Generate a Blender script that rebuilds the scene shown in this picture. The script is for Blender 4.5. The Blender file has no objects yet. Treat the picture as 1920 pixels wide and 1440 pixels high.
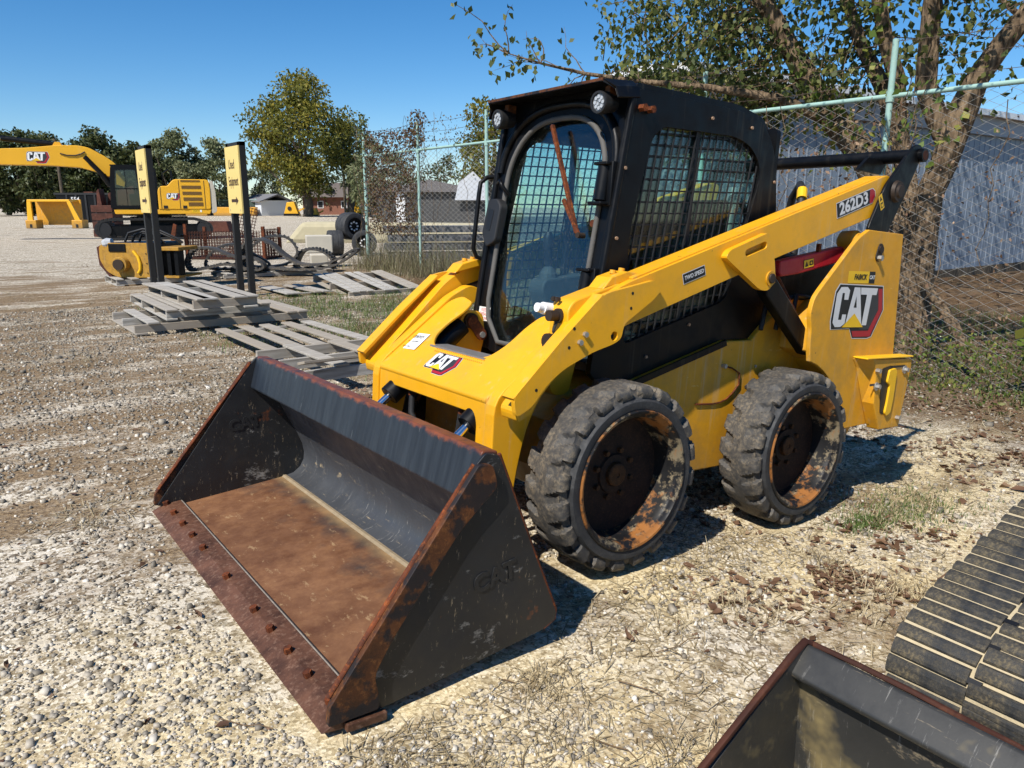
import bpy, math, random
import numpy as np
from mathutils import Vector, Matrix, geometry
random.seed(7); rng = np.random.default_rng(7)
scene = bpy.context.scene
COL = scene.collection

# ------------------------------------------------------------------ camera
CAM = Vector((3.42706, 2.92631, 1.63596))
RIGHT = Vector((-0.803268, 0.595617, 0.0)); UP = Vector((-0.134424, -0.181289, 0.974199)); FWD = Vector((-0.580250, -0.782544, -0.225689))
cd = bpy.data.cameras.new('camera'); cam = bpy.data.objects.new('camera', cd); COL.objects.link(cam)
cd.sensor_width = 36; cd.lens = 1441.727 / 1920 * 36; cd.clip_end = 2000; cd.clip_start = 0.05
m = Matrix.Identity(4)
for i in range(3):
    m[i][0] = RIGHT[i]; m[i][1] = UP[i]; m[i][2] = -FWD[i]; m[i][3] = CAM[i]
cam.matrix_world = m
scene.camera = cam

# ------------------------------------------------------------------ sky, sun, exposure
SUN_DIR = Vector((0.82, 0.28, 1.0)).normalized()          # towards the sun
SUN_EL = math.asin(SUN_DIR.z); SUN_AZ = math.atan2(SUN_DIR.y, SUN_DIR.x)
w = bpy.data.worlds.new('World'); scene.world = w; w.use_nodes = True
nt = w.node_tree; bg = nt.nodes['Background']
sky = nt.nodes.new('ShaderNodeTexSky'); sky.sky_type = 'NISHITA'; sky.sun_disc = False
sky.sun_elevation = SUN_EL; sky.sun_rotation = math.pi / 2 - SUN_AZ
sky.air_density = 1.0; sky.dust_density = 0.0; sky.ozone_density = 5.0; sky.altitude = 900
hsv = nt.nodes.new('ShaderNodeHueSaturation'); hsv.inputs['Saturation'].default_value = 1.28
nt.links.new(sky.outputs[0], hsv.inputs['Color']); nt.links.new(hsv.outputs[0], bg.inputs[0]); bg.inputs[1].default_value = 0.10
sd = bpy.data.lights.new('sun', 'SUN'); sd.energy = 5.0; sd.angle = math.radians(0.53); sd.color = (1.0, 0.95, 0.87)
sun = bpy.data.objects.new('sun', sd); COL.objects.link(sun)
sun.rotation_euler = (-SUN_DIR).to_track_quat('-Z', 'Y').to_euler(); sun.location = (0, 0, 30)
scene.view_settings.view_transform = 'Standard'; scene.view_settings.look = 'None'
scene.view_settings.exposure = 0.34; scene.view_settings.gamma = 1.0; scene.view_settings.use_curve_mapping = False
scene.render.engine = 'CYCLES'
scene.cycles.max_bounces = 4; scene.cycles.diffuse_bounces = 2; scene.cycles.glossy_bounces = 2; scene.cycles.transparent_max_bounces = 12; scene.cycles.use_denoising = True; scene.cycles.adaptive_threshold = 0.02

# ------------------------------------------------------------------ material helpers
MATS = {}
def srgb(h):
    h = h.lstrip('#'); c = [int(h[i:i + 2], 16) / 255 for i in (0, 2, 4)]
    return tuple(x / 12.92 if x <= 0.04045 else ((x + 0.055) / 1.055) ** 2.4 for x in c) + (1,)
def C4(c): return srgb(c) if isinstance(c, str) else (tuple(c) + (1,))[:4]
class N:
    """small wrapper for building a node tree"""
    def __init__(s, name):
        s.m = bpy.data.materials.new(name); s.m.use_nodes = True; s.t = s.m.node_tree
        s.b = s.t.nodes['Principled BSDF']; s.out = s.t.nodes['Material Output']
        s.tc = s.t.nodes.new('ShaderNodeTexCoord'); s.co = s.tc.outputs['Object']
    def link(s, a, b): s.t.links.new(a, b)
    def val(s, sock, v):
        if isinstance(v, bpy.types.NodeSocket): s.link(v, sock)
        else: sock.default_value = v
    def mapping(s, scale=(1, 1, 1), rot=(0, 0, 0), co=None):
        n = s.t.nodes.new('ShaderNodeMapping'); n.inputs['Scale'].default_value = scale; n.inputs['Rotation'].default_value = rot
        s.link(co or s.co, n.inputs['Vector']); return n.outputs[0]
    def noise(s, scale, detail=5, rough=0.6, co=None, dist=0.0):
        n = s.t.nodes.new('ShaderNodeTexNoise'); n.inputs['Scale'].default_value = scale; n.inputs['Detail'].default_value = min(detail, 5)
        n.inputs['Roughness'].default_value = rough; n.inputs['Distortion'].default_value = dist; s.link(co or s.co, n.inputs['Vector']); return n.outputs['Fac']
    def vor(s, scale, co=None, feature='F1', out='Color'):
        n = s.t.nodes.new('ShaderNodeTexVoronoi'); n.feature = feature; n.inputs['Scale'].default_value = scale
        s.link(co or s.co, n.inputs['Vector']); return n.outputs[out]
    def wave(s, scale, dist=0, co=None, dirn='X', detail=2):
        n = s.t.nodes.new('ShaderNodeTexWave'); n.bands_direction = dirn; n.inputs['Scale'].default_value = scale
        n.inputs['Distortion'].default_value = dist; n.inputs['Detail'].default_value = detail; s.link(co or s.co, n.inputs['Vector']); return n.outputs['Fac']
    def ramp(s, fac, *stops):
        n = s.t.nodes.new('ShaderNodeValToRGB'); cr = n.color_ramp
        while len(cr.elements) < len(stops): cr.elements.new(0.5)
        for e, (p, c) in zip(cr.elements, stops): e.position = p; e.color = C4(c) if not isinstance(c, (int, float)) else (c, c, c, 1)
        s.link(fac, n.inputs[0]); return n.outputs[0]
    def mix(s, fac, a, b, mode='MIX'):
        n = s.t.nodes.new('ShaderNodeMix'); n.data_type = 'RGBA'; n.blend_type = mode; n.clamp_factor = True
        s.val(n.inputs[0], fac)
        for sock, v in ((n.inputs[6], a), (n.inputs[7], b)):
            if isinstance(v, bpy.types.NodeSocket): s.link(v, sock)
            else: sock.default_value = C4(v)
        return n.outputs[2]
    def math(s, op, a, b=0.0, c=0.0):
        n = s.t.nodes.new('ShaderNodeMath'); n.operation = op
        for i, v in enumerate((a, b, c)): s.val(n.inputs[i], v)
        return n.outputs[0]
    def sep(s, co=None):
        n = s.t.nodes.new('ShaderNodeSeparateXYZ'); s.link(co or s.co, n.inputs[0]); return n.outputs
    def bump(s, h, strength=0.3, dist=0.01, normal=None):
        n = s.t.nodes.new('ShaderNodeBump'); n.inputs['Strength'].default_value = strength; n.inputs['Distance'].default_value = dist
        s.link(h, n.inputs['Height'])
        if normal is not None: s.link(normal, n.inputs['Normal'])
        s.link(n.outputs[0], s.b.inputs['Normal']); return n.outputs[0]
    def set(s, color=None, rough=None, metal=None, spec=None, coat=None):
        if color is not None:
            if isinstance(color, bpy.types.NodeSocket): s.link(color, s.b.inputs['Base Color'])
            else: s.b.inputs['Base Color'].default_value = C4(color)
        if rough is not None: s.val(s.b.inputs['Roughness'], rough)
        if metal is not None: s.val(s.b.inputs['Metallic'], metal)
        if spec is not None: s.val(s.b.inputs['Specular IOR Level'], spec)
        if coat is not None: s.val(s.b.inputs['Coat Weight'], coat)
        return s.m

def mat_paint(name, base, rough=0.35, dirt='#8a7a60', amount=0.5, streak=0.3, scale=3.0, rust=0.0, coat=0.0, spec=0.5, low=0.0, chips=0.0):
    """painted steel with dust, vertical streaks and rust freckles"""
    n = N(name)
    tone = n.noise(scale * 0.7, 4)
    col = n.mix(n.ramp(tone, (0.35, 0.0), (0.75, 0.35)), base, [x * 0.72 for x in C4(base)[:3]])
    d1 = n.ramp(n.noise(scale * 2.2, 8, 0.7), (0.62 - 0.2 * amount, 0.0), (0.95 - 0.2 * amount, 0.75 * amount))
    col = n.mix(d1, col, dirt)
    if streak:
        st = n.noise(1.0, 5, 0.65, co=n.mapping((scale * 9, scale * 9, scale * 0.35)))
        col = n.mix(n.ramp(st, (0.58, 0.0), (0.8, streak)), col, '#b9ad94')
    if low:                                              # mud splashed on near the ground
        z = n.sep()[2]; m_ = n.ramp(n.math('ADD', z, n.math('MULTIPLY', n.noise(5, 7, .7), .9)), (0.55, 1.0), (1.35, 0.0))
        col = n.mix(n.math('MULTIPLY', m_, low), col, '#8f6f3a')
        sp = n.ramp(n.noise(26, 5, .7), (.60, 0.0), (.68, .7)); col = n.mix(n.math('MULTIPLY', sp, n.math('MULTIPLY', m_, low * 1.2)), col, '#c2b291')
    if chips:
        ch_ = n.noise(34, 4, .6); sc_ = n.noise(1.0, 4, .75, co=n.mapping((7, 90, 55), (.4, .3, .2)))
        col = n.mix(n.ramp(ch_, (.70, 0.0), (.73, chips)), col, '#3d2c14'); col = n.mix(n.ramp(sc_, (.68, 0.0), (.74, chips)), col, '#d9c896')
    if rust:
        r = n.noise(scale * 5, 9, 0.75)
        col = n.mix(n.ramp(r, (0.72 - rust * 0.2, 0.0), (0.78 - rust * 0.2, 1.0)), col, '#5a2e14')
    n.set(col, n.ramp(n.noise(scale * 4, 6), (0.3, rough - 0.06), (0.7, rough + 0.22)), 0.0, spec, coat)
    n.bump(n.noise(scale * 30, 3), 0.05, 0.002)
    return n.m
def mat_plain(name, base, rough=0.6, metal=0.0, var=0.25, scale=8.0, bump=0.0, spec=0.5):
    n = N(name)
    b = C4(base)[:3]
    col = n.mix(n.noise(scale, 6, 0.65), [x * (1 - var) for x in b], [min(1, x * (1 + var)) for x in b])
    n.set(col, rough, metal, spec)
    if bump: n.bump(n.noise(scale * 6, 5), bump, 0.004)
    return n.m

# ------------------------------------------------------------------ mesh helpers
def new_obj(name, me, parent=None, loc=None):
    o = bpy.data.objects.new(name, me); COL.objects.link(o)
    if parent is not None: o.parent = parent
    if loc is not None: o.location = loc
    return o
def tag(o, label=None, cat=None, group=None, kind=None):
    if label: o['label'] = label
    if cat: o['category'] = cat
    if group: o['group'] = group
    if kind: o['kind'] = kind
    return o
def empty(name, loc=(0, 0, 0), rz=0.0, label=None, cat=None, group=None):
    o = bpy.data.objects.new(name, None); COL.objects.link(o); o.empty_display_size = 0.2
    o.location = loc; o.rotation_euler = (0, 0, rz); return tag(o, label, cat, group)
def copy_tree(o, parent=None):
    c = o.copy(); COL.objects.link(c); c.parent = parent
    for ch in list(o.children): copy_tree(ch, c)
    return c
def mesh_np(name, V, F, mat, smooth=False, attr=None):
    """fast mesh: V (n,3), F (m,k) with one k"""
    V = np.asarray(V, np.float32); F = np.asarray(F, np.int32); k = F.shape[1]
    me = bpy.data.meshes.new(name); me.vertices.add(len(V)); me.vertices.foreach_set('co', V.ravel())
    me.loops.add(F.size); me.loops.foreach_set('vertex_index', F.ravel())
    me.polygons.add(len(F)); me.polygons.foreach_set('loop_start', np.arange(0, F.size, k, dtype=np.int32))
    if smooth: me.polygons.foreach_set('use_smooth', np.ones(len(F), bool))
    me.update(calc_edges=True)
    if attr is not None:                                 # random value for each piece, stored on the points
        a = me.attributes.new('tone', 'FLOAT', 'POINT'); a.data.foreach_set('value', np.asarray(attr, np.float32))
    if mat: me.materials.append(mat)
    return me

def circ(r, n, c=(0, 0), a0=0.0, a1=None):
    a1 = a0 + 2 * math.pi if a1 is None else a1
    full = abs(a1 - a0 - 2 * math.pi) < 1e-6
    k = n if full else n - 1
    return [(c[0] + r * math.cos(a0 + (a1 - a0) * i / k), c[1] + r * math.sin(a0 + (a1 - a0) * i / k)) for i in range(n)]
def rounded(poly, rad, n=4):
    """round the corners of a 2-D polygon; rad a number or a list"""
    out = []; L = len(poly)
    for i in range(L):
        r = rad[i] if isinstance(rad, (list, tuple)) else rad
        p = Vector(poly[i]); a = Vector(poly[i - 1]) - p; b = Vector(poly[(i + 1) % L]) - p
        r = min(r, a.length * 0.45, b.length * 0.45)
        if r < 1e-4: out.append(tuple(p)); continue
        p0 = p + a.normalized() * r; p1 = p + b.normalized() * r
        for k in range(n + 1):
            t = k / n; out.append(tuple(p0 * (1 - t) ** 2 + p * 2 * t * (1 - t) + p1 * t * t))
    return out
def slot(c0, c1, r, n=6):
    """outline of an oblong hole"""
    a = Vector(c0); b = Vector(c1); ang = math.atan2((b - a).y, (b - a).x)
    return circ(r, n + 1, tuple(b), ang - math.pi / 2, ang + math.pi / 2) + circ(r, n + 1, tuple(a), ang + math.pi / 2, ang + 1.5 * math.pi)

class MB:
    def __init__(s): s.v = []; s.f = []
    def add(s, vs, fs):
        o = len(s.v); s.v += [tuple(v) for v in vs]; s.f += [tuple(i + o for i in f) for f in fs]; return s
    def box(s, c, size, R=None):
        hx, hy, hz = [x / 2 for x in size]
        vs = [Vector((sx * hx, sy * hy, sz * hz)) for sz in (-1, 1) for sy in (-1, 1) for sx in (-1, 1)]
        if R is not None: vs = [R @ v for v in vs]
        c = Vector(c)
        return s.add([v + c for v in vs], [(0, 2, 3, 1), (4, 5, 7, 6), (0, 1, 5, 4), (2, 6, 7, 3), (1, 3, 7, 5), (0, 4, 6, 2)])
    def box2(s, lo, hi): return s.box([(a + b) / 2 for a, b in zip(lo, hi)], [abs(b - a) for a, b in zip(lo, hi)])
    def beam(s, p0, p1, w, h, up=(0, 0, 1)):
        p0 = Vector(p0); p1 = Vector(p1); d = (p1 - p0); L = d.length; d.normalize()
        side = Vector(up).cross(d)
        if side.length < 1e-4: side = Vector((1, 0, 0)).cross(d)
        side.normalize(); u = d.cross(side)
        R = Matrix((d, side, u)).transposed()
        return s.box((p0 + p1) / 2, (L, w, h), R)
    def prism(s, poly, a0, a1, axis='y', holes=(), fn=None):
        """extrude a 2-D outline (with holes) between a0 and a1 along an axis; the outline is in the two other axes"""
        def P(p, a):
            if fn: return fn(p, a)
            return {'y': (p[0], a, p[1]), 'x': (a, p[0], p[1]), 'z': (p[0], p[1], a)}[axis]
        loops = [list(poly)] + [list(h) for h in holes]
        allp = [p for l in loops for p in l]; n = len(allp)
        tri = geometry.tessellate_polygon([[Vector((p[0], p[1], 0)) for p in l] for l in loops]) if (holes or len(poly) > 4) else None
        vs = [P(p, a0) for p in allp] + [P(p, a1) for p in allp]
        fs = []
        if holes: caps = [tuple(t) for t in tri]
        else: caps = [tuple(range(n))]
        for t in caps: fs.append(tuple(t)); fs.append(tuple(i + n for i in reversed(t)))
        o = 0
        for l in loops:
            k = len(l)
            for i in range(k):
                j = (i + 1) % k; fs.append((o + i, o + j, o + j + n, o + i + n))
            o += k
        return s.add(vs, fs)
    def cyl(s, p0, p1, r0, r1=None, n=16, caps=True):
        r1 = r0 if r1 is None else r1
        p0 = Vector(p0); p1 = Vector(p1); d = (p1 - p0).normalized(); a = d.orthogonal().normalized(); b = d.cross(a)
        vs = []
        for p, r in ((p0, r0), (p1, r1)):
            vs += [p + (a * math.cos(2 * math.pi * i / n) + b * math.sin(2 * math.pi * i / n)) * r for i in range(n)]
        fs = [(i, (i + 1) % n, n + (i + 1) % n, n + i) for i in range(n)]
        if caps: fs += [tuple(reversed(range(n))), tuple(range(n, 2 * n))]
        return s.add(vs, fs)
    def tube(s, pts, r, n=8, closed=False, caps=True):
        pts = [Vector(p) for p in pts]; L = len(pts); rs = r if isinstance(r, (list, tuple)) else [r] * L
        vs = []; prev = None
        for i, p in enumerate(pts):
            t = (pts[(i + 1) % L] - pts[i - 1]) if (closed or 0 < i < L - 1) else (pts[1] - pts[0] if i == 0 else pts[-1] - pts[-2])
            t.normalize()
            if prev is None: a = t.orthogonal().normalized()
            else:
                a = prev - t * prev.dot(t)
                a = a.normalized() if a.length > 1e-5 else t.orthogonal().normalized()
            prev = a; b = t.cross(a)
            vs += [p + (a * math.cos(2 * math.pi * k / n) + b * math.sin(2 * math.pi * k / n)) * rs[i] for k in range(n)]
        fs = []
        for i in range(L if closed else L - 1):
            j = (i + 1) % L
            for k in range(n): fs.append((i * n + k, i * n + (k + 1) % n, j * n + (k + 1) % n, j * n + k))
        if caps and not closed: fs += [tuple(reversed(range(n))), tuple(range((L - 1) * n, L * n))]
        return s.add(vs, fs)
    def lathe(s, prof, c, axis, n=32, closed=False):
        """prof: (distance along axis, radius)"""
        c = Vector(c); d = Vector(axis).normalized(); a = d.orthogonal().normalized(); b = d.cross(a); L = len(prof)
        vs = [c + d * h + (a * math.cos(2 * math.pi * k / n) + b * math.sin(2 * math.pi * k / n)) * r for h, r in prof for k in range(n)]
        fs = [(i * n + k, i * n + (k + 1) % n, ((i + 1) % L) * n + (k + 1) % n, ((i + 1) % L) * n + k) for i in range(L if closed else L - 1) for k in range(n)]
        return s.add(vs, fs)
    def strip(s, prof, a0, a1, thick):
        """bent sheet: open profile in xz, spans y a0..a1, given thickness"""
        P = [Vector(p) for p in prof]; L = len(P); off = []
        for i in range(L):
            t = (P[min(i + 1, L - 1)] - P[max(i - 1, 0)]).normalized(); off.append(P[i] + Vector((-t.y, t.x)) * thick)
        return s.prism([tuple(p) for p in P] + [tuple(p) for p in reversed(off)], a0, a1)
    def build(s, name, mat, parent=None, smooth=None, bevel=0.0, loc=None, kind=None, seg=2):
        me = bpy.data.meshes.new(name); me.from_pydata(s.v, [], s.f); me.validate(); me.update()
        import bmesh
        b = bmesh.new(); b.from_mesh(me); bmesh.ops.recalc_face_normals(b, faces=b.faces); b.to_mesh(me); b.free()
        if smooth is not None:
            me.polygons.foreach_set('use_smooth', np.ones(len(me.polygons), bool)); me.set_sharp_from_angle(angle=math.radians(smooth))
        if mat: me.materials.append(mat)
        o = new_obj(name, me, parent, loc)
        if bevel:
            md = o.modifiers.new('bevel', 'BEVEL'); md.width = bevel; md.segments = seg; md.limit_method = 'ANGLE'; md.angle_limit = math.radians(35)
            md.harden_normals = False
        if kind: o['kind'] = kind
        return o
def mirror_y(mb):
    r = MB(); r.v = [(x, -y, z) for x, y, z in mb.v]; r.f = [tuple(reversed(f)) for f in mb.f]; return r

def text_mesh(name, body, size, mat, bold=0.0, extrude=0.0006, shear=0.0, xscale=1.0, align='CENTER'):
    """lettering in the XY plane, as a mesh"""
    cu = bpy.data.curves.new(name, 'FONT'); cu.body = body; cu.size = size; cu.extrude = extrude; cu.offset = bold; cu.shear = shear
    cu.align_x = align; cu.align_y = 'CENTER'; cu.resolution_u = 3
    o = bpy.data.objects.new(name, cu); COL.objects.link(o)
    dg = bpy.context.evaluated_depsgraph_get(); me = bpy.data.meshes.new_from_object(o.evaluated_get(dg))
    bpy.data.objects.remove(o); bpy.data.curves.remove(cu)
    if xscale != 1.0: me.transform(Matrix.Diagonal((xscale, 1, 1, 1)))
    me.materials.clear(); me.materials.append(mat); me.name = name
    return me
def place(o, origin, ex, ey):
    """put an object's XY plane into a frame given by two directions"""
    ex = Vector(ex).normalized(); ey = Vector(ey); ey = (ey - ex * ey.dot(ex)).normalized(); ez = ex.cross(ey)
    mm = Matrix.Identity(4)
    for i in range(3): mm[i][0] = ex[i]; mm[i][1] = ey[i]; mm[i][2] = ez[i]; mm[i][3] = origin[i]
    o.matrix_local = mm; return o

def ground_z(x, y):
    x = np.asarray(x, float); y = np.asarray(y, float)
    wgt = np.clip((y + 11) / 9.5, 0, 1); wgt = wgt * wgt * (3 - 2 * wgt)
    d = np.interp(x, GX, GD)
    dip = 0.014 * np.exp(-((x - 2.55) / .35) ** 4) * (np.abs(y) < 1.25)
    return 0.155 - d * wgt - dip
_gx = np.linspace(-34, 6, 801); _gd = np.interp(_gx, [-30, -12, -5.2, -1.5, 0, 1.25, 2.7, 3.2], [.9, .48, .40, .25, .155, .05, .003, 0])
_k = np.hanning(25); _k /= _k.sum(); _gd2 = np.convolve(np.pad(_gd, 12, mode='edge'), _k, mode='valid')
GX, GD = _gx, _gd2
def gz(x, y): return float(ground_z(x, y))
# ------------------------------------------------------------------ materials
YEL = mat_paint('yellow_paint', (0.78, 0.375, 0.008), 0.34, '#a07f42', 0.60, 0.40, 2.5, 0.02, chips=.65)
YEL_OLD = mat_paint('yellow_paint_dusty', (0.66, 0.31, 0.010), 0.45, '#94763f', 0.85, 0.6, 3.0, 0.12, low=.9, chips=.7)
YEL_FAR = mat_paint('yellow_paint_far', (0.78, 0.40, 0.012), 0.4, '#9b8048', 0.3, 0.15, 0.8, 0.0)
YEL_BRIGHT = mat_plain('yellow_fresh', (0.82, 0.46, 0.01), 0.4, 0, 0.1)
BLK = mat_paint('black_paint', (0.0030, 0.0033, 0.0042), 0.36, '#3a352d', 0.06, 0.07, 3.0, 0.10, spec=0.22)
BLK_PLAST = mat_plain('black_plastic', (0.012, 0.012, 0.013), 0.55, 0, 0.3)
BLK_SIGN = mat_plain('black_sign_paint', (0.010, 0.010, 0.010), 0.6, 0, 0.3, 4)
CHROME = mat_plain('chrome', (0.75, 0.75, 0.76), 0.15, 1.0, 0.05)
STEEL = mat_plain('zinc_steel', (0.45, 0.44, 0.42), 0.45, 0.8, 0.2, 30)
GREYPLAST = mat_plain('grey_interior', (0.05, 0.055, 0.055), 0.7, 0, 0.3)
SEAT = mat_plain('seat_vinyl', (0.016, 0.018, 0.018), 0.6, 0, 0.3)
WHITE = mat_plain('white_paint', (0.78, 0.78, 0.77), 0.5, 0, 0.05)
INK = mat_plain('decal_black', (0.006, 0.006, 0.007), 0.5, 0, 0.1)
DWHITE = mat_plain('decal_silver', (0.62, 0.62, 0.62), 0.4, 0, 0.12, 3)
DRED = mat_plain('decal_red', (0.36, 0.012, 0.022), 0.4, 0, 0.1)
DGREY = mat_plain('decal_charcoal', (0.03, 0.032, 0.036), 0.5, 0, 0.2)
DYEL = mat_plain('decal_yellow', (0.80, 0.48, 0.01), 0.4, 0, 0.05)
PAPER = mat_plain('paper_label', (0.72, 0.72, 0.70), 0.7, 0, 0.08, 20)
PRED = mat_plain('marker_red', (0.55, 0.06, 0.05), 0.7, 0, 0.1)
CREAM = mat_plain('sign_cream', (0.74, 0.56, 0.19), 0.55, 0, 0.06, 4)
BROWNINK = mat_plain('sign_brown_ink', (0.05, 0.022, 0.012), 0.6, 0, 0.1)
REDARM = mat_paint('red_paint', (0.46, 0.012, 0.022), 0.4, '#7a4a40', 0.3, 0.15, 4, 0.05)
HOSE = mat_plain('hose_rubber', (0.015, 0.015, 0.016), 0.6, 0, 0.4, 12)
HUBM = _h = None
GREASE = mat_plain('grease_brown', (0.035, 0.022, 0.014), 0.6, 0.3, 0.5, 30)
LIGHTLENS = mat_plain('lamp_lens', (0.55, 0.57, 0.58), 0.15, 0.3, 0.25, 90)
SEAL = mat_plain('grey_seal', (0.09, 0.085, 0.078), 0.8, 0, 0.4, 14, 0.3)

def _rubber(name, base, dust, amt, sc=4.0):
    n = N(name)
    d = n.ramp(n.noise(sc, 9, 0.72), (0.5 - amt * 0.25, 0.0), (0.78 - amt * 0.2, min(1, amt * 1.2)))
    f = n.ramp(n.noise(sc * 12, 6, 0.7), (0.45, 0.15), (0.7, 1.0))
    col = n.mix(n.math('MULTIPLY', d, f), n.mix(n.noise(sc * 3, 5), [x * 0.6 for x in base], [x * 1.7 for x in base]), dust)
    n.set(col, n.ramp(n.noise(sc * 6, 5), (0.3, 0.5), (0.7, 0.85)), 0, 0.4)
    n.bump(n.noise(sc * 30, 5, 0.7), 0.35, 0.004); return n.m
RUBBER = _rubber('tyre_rubber', (0.034, 0.035, 0.037), '#8a7c66', 0.75, 5.0)
RUBBER_SIDE = _rubber('tyre_sidewall', (0.022, 0.023, 0.025), '#7c7a76', 0.35, 7.0)
TRACKRUB = _rubber('track_rubber', (0.020, 0.021, 0.022), '#b7a172', 0.36, 7.0)
TRACKPILE = _rubber('old_track_rubber', (0.035, 0.035, 0.036), '#8a7d68', 0.6, 2.0)

def _rust(name, dark, mid, light, sc=6.0, black=0.0, rough=0.75):
    n = N(name)
    a = n.noise(sc, 9, 0.72); b = n.noise(sc * 7, 6, 0.7)
    col = n.mix(n.ramp(a, (0.35, 0.0), (0.65, 1.0)), dark, mid)
    col = n.mix(n.ramp(b, (0.52, 0.0), (0.72, 0.7)), col, light)
    if black: col = n.mix(n.ramp(n.noise(sc * 0.8, 7, 0.65), (0.62 - black * 0.25, 0.0), (0.68 - black * 0.25, 0.9)), col, (0.010, 0.011, 0.013))
    n.set(col, rough, 0.0, 0.3); n.bump(b, 0.4, 0.003); return n.m
RUST = _rust('rusty_steel', '#33190e', '#6b3518', '#a5571f', 9)
RUST_STRIP = _rust('rust_wear_strip', '#3a2314', '#60381d', '#86552c', 8, 0.45, 0.6)
RUST_RED = _rust('rusty_red_iron', '#3d231b', '#5c352a', '#714638', 1.2)
RUST_GRID = _rust('rust_grid', '#2d1710', '#4a281a', '#5d3723', 3)
EDGE_RUST = _rust('cutting_edge_rust', '#40291d', '#694735', '#8a6c59', 7, 0.0, 0.55)

def _bucket_floor():
    n = N('bucket_floor_rust'); s = n.sep()
    col = n.mix(n.ramp(n.noise(7, 9, 0.7), (0.3, 0.0), (0.7, 1.0)), '#5f3d28', '#8a6244')
    col = n.mix(n.ramp(n.noise(14, 8, 0.75), (0.5, 0.0), (0.75, 0.45)), col, '#8a6543')
    col = n.mix(n.ramp(n.noise(1.3, 5, 0.6), (0.4, 0.0), (0.7, 0.4)), col, '#45281a')
    # paint left towards the back of the floor, with ragged edge
    edge = n.math('ADD', s[0], n.math('MULTIPLY', n.noise(2.6, 7, 0.65), 0.9))
    col = n.mix(n.ramp(edge, (0.0, 1.0), (1.0, 0.0)), col, col)
    left = n.ramp(n.math('SUBTRACT', edge, 2.47), (0.05, 1.0), (0.22, 0.0))
    col = n.mix(n.math('MULTIPLY', left, 0.8), col, (0.022, 0.025, 0.028))
    dirt = n.ramp(n.math('SUBTRACT', n.math('ADD', s[0], n.math('MULTIPLY', n.noise(9, 5), 0.10)), 2.04), (0.03, 0.85), (0.13, 0.0))
    col = n.mix(dirt, col, '#a3865c')
    sp = n.ramp(n.noise(16, 8, 0.75, co=n.mapping((1.5, 0.6, 1))), (0.60, 0.0), (0.66, 0.55))
    col = n.mix(sp, col, '#a88c68')
    n.set(col, n.ramp(n.noise(20, 5), (0.3, 0.5), (0.7, 0.8)), 0.0, 0.35); n.bump(n.noise(60, 6), 0.25, 0.002); return n.m
BFLOOR = _bucket_floor()
def _scratched(name, base, dustc, rust_c='#6b3a1d', rust=0.2, blue=False, wear=0.5, dusta=.35):
    n = N(name)
    col = n.mix(n.noise(3, 5), base, [x * 2.2 for x in base])
    s1 = n.noise(1.0, 6, 0.8, co=n.mapping((5, 70, 9), (0.3, 0.2, 0.5)))
    s2 = n.noise(1.0, 5, 0.8, co=n.mapping((60, 6, 14), (0.1, 0.6, 1.1)))
    col = n.mix(n.ramp(s1, (0.60, 0.0), (0.70, wear)), col, '#8d8a84')
    col = n.mix(n.ramp(s2, (0.61, 0.0), (0.71, wear)), col, '#a08f73')
    col = n.mix(n.ramp(n.noise(2.2, 8, 0.7), (0.55, 0.0), (0.8, dusta)), col, dustc)
    if rust: col = n.mix(n.ramp(n.noise(4, 9, 0.75), (0.72 - 0.15 * rust, 0.0), (0.80 - 0.15 * rust, 0.9)), col, rust_c)
    n.set(col, n.ramp(n.noise(9, 6), (0.3, 0.32), (0.7, 0.62)), 0.0, 0.5); n.bump(n.noise(40, 6), 0.12, 0.002); return n.m
BKT_SIDE = _scratched('bucket_black_side', (0.008, 0.0084, 0.0092), '#5a4f40', rust=0.5, dusta=.3, wear=.9)
BKT_BACK = _scratched('bucket_black_back', (0.030, 0.032, 0.036), '#7a756c', rust=0.1, wear=0.9, dusta=.4)
BKT_MUD = _scratched('bucket_muddy', (0.018, 0.0175, 0.016), '#a8935f', rust=0.1, wear=0.6, dusta=1.0)
def _lip():
    n = N('bucket_lip_navy')
    st = n.noise(1.0, 5, 0.6, co=n.mapping((3, 34, 3)))
    col = n.mix(n.ramp(st, (0.4, 0.0), (0.75, 0.6)), (0.010, 0.014, 0.021), (0.035, 0.045, 0.057))
    col = n.mix(n.ramp(n.noise(1.0, 6, 0.7, co=n.mapping((8, 60, 5))), (0.66, 0.0), (0.74, 0.7)), col, '#93999a')
    s = n.sep(); top = n.math('ADD', s[2], n.math('MULTIPLY', n.noise(14, 7, 0.75), 0.07))
    col = n.mix(n.ramp(n.math('SUBTRACT', top, 0.61), (0.104, 0.0), (0.118, 0.95)), col, n.mix(n.noise(20, 5), '#4a2111', '#96522a'))
    n.set(col, 0.45, 0, 0.5); n.bump(n.noise(50, 5), 0.1, 0.002); return n.m
BKT_LIP = _lip()
def _rim():
    n = N('rim_black_rust')
    col = n.mix(n.ramp(n.noise(10, 7, 0.7), (0.52, 0.0), (0.60, 0.9)), (0.008, 0.008, 0.009), '#857860')
    col = n.mix(n.ramp(n.noise(5.5, 8, 0.7), (0.49, 0.0), (0.57, 0.95)), col, '#94602f')
    n.set(col, n.ramp(n.noise(12, 5), (0.35, 0.45), (0.65, 0.8)), 0.0, 0.3); n.bump(n.noise(40, 5), 0.2, 0.002); return n.m
RIM = _rim()
DISC = _rust('wheel_disc_dark', '#1c1411', '#33231a', '#4f3321', 14)

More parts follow.
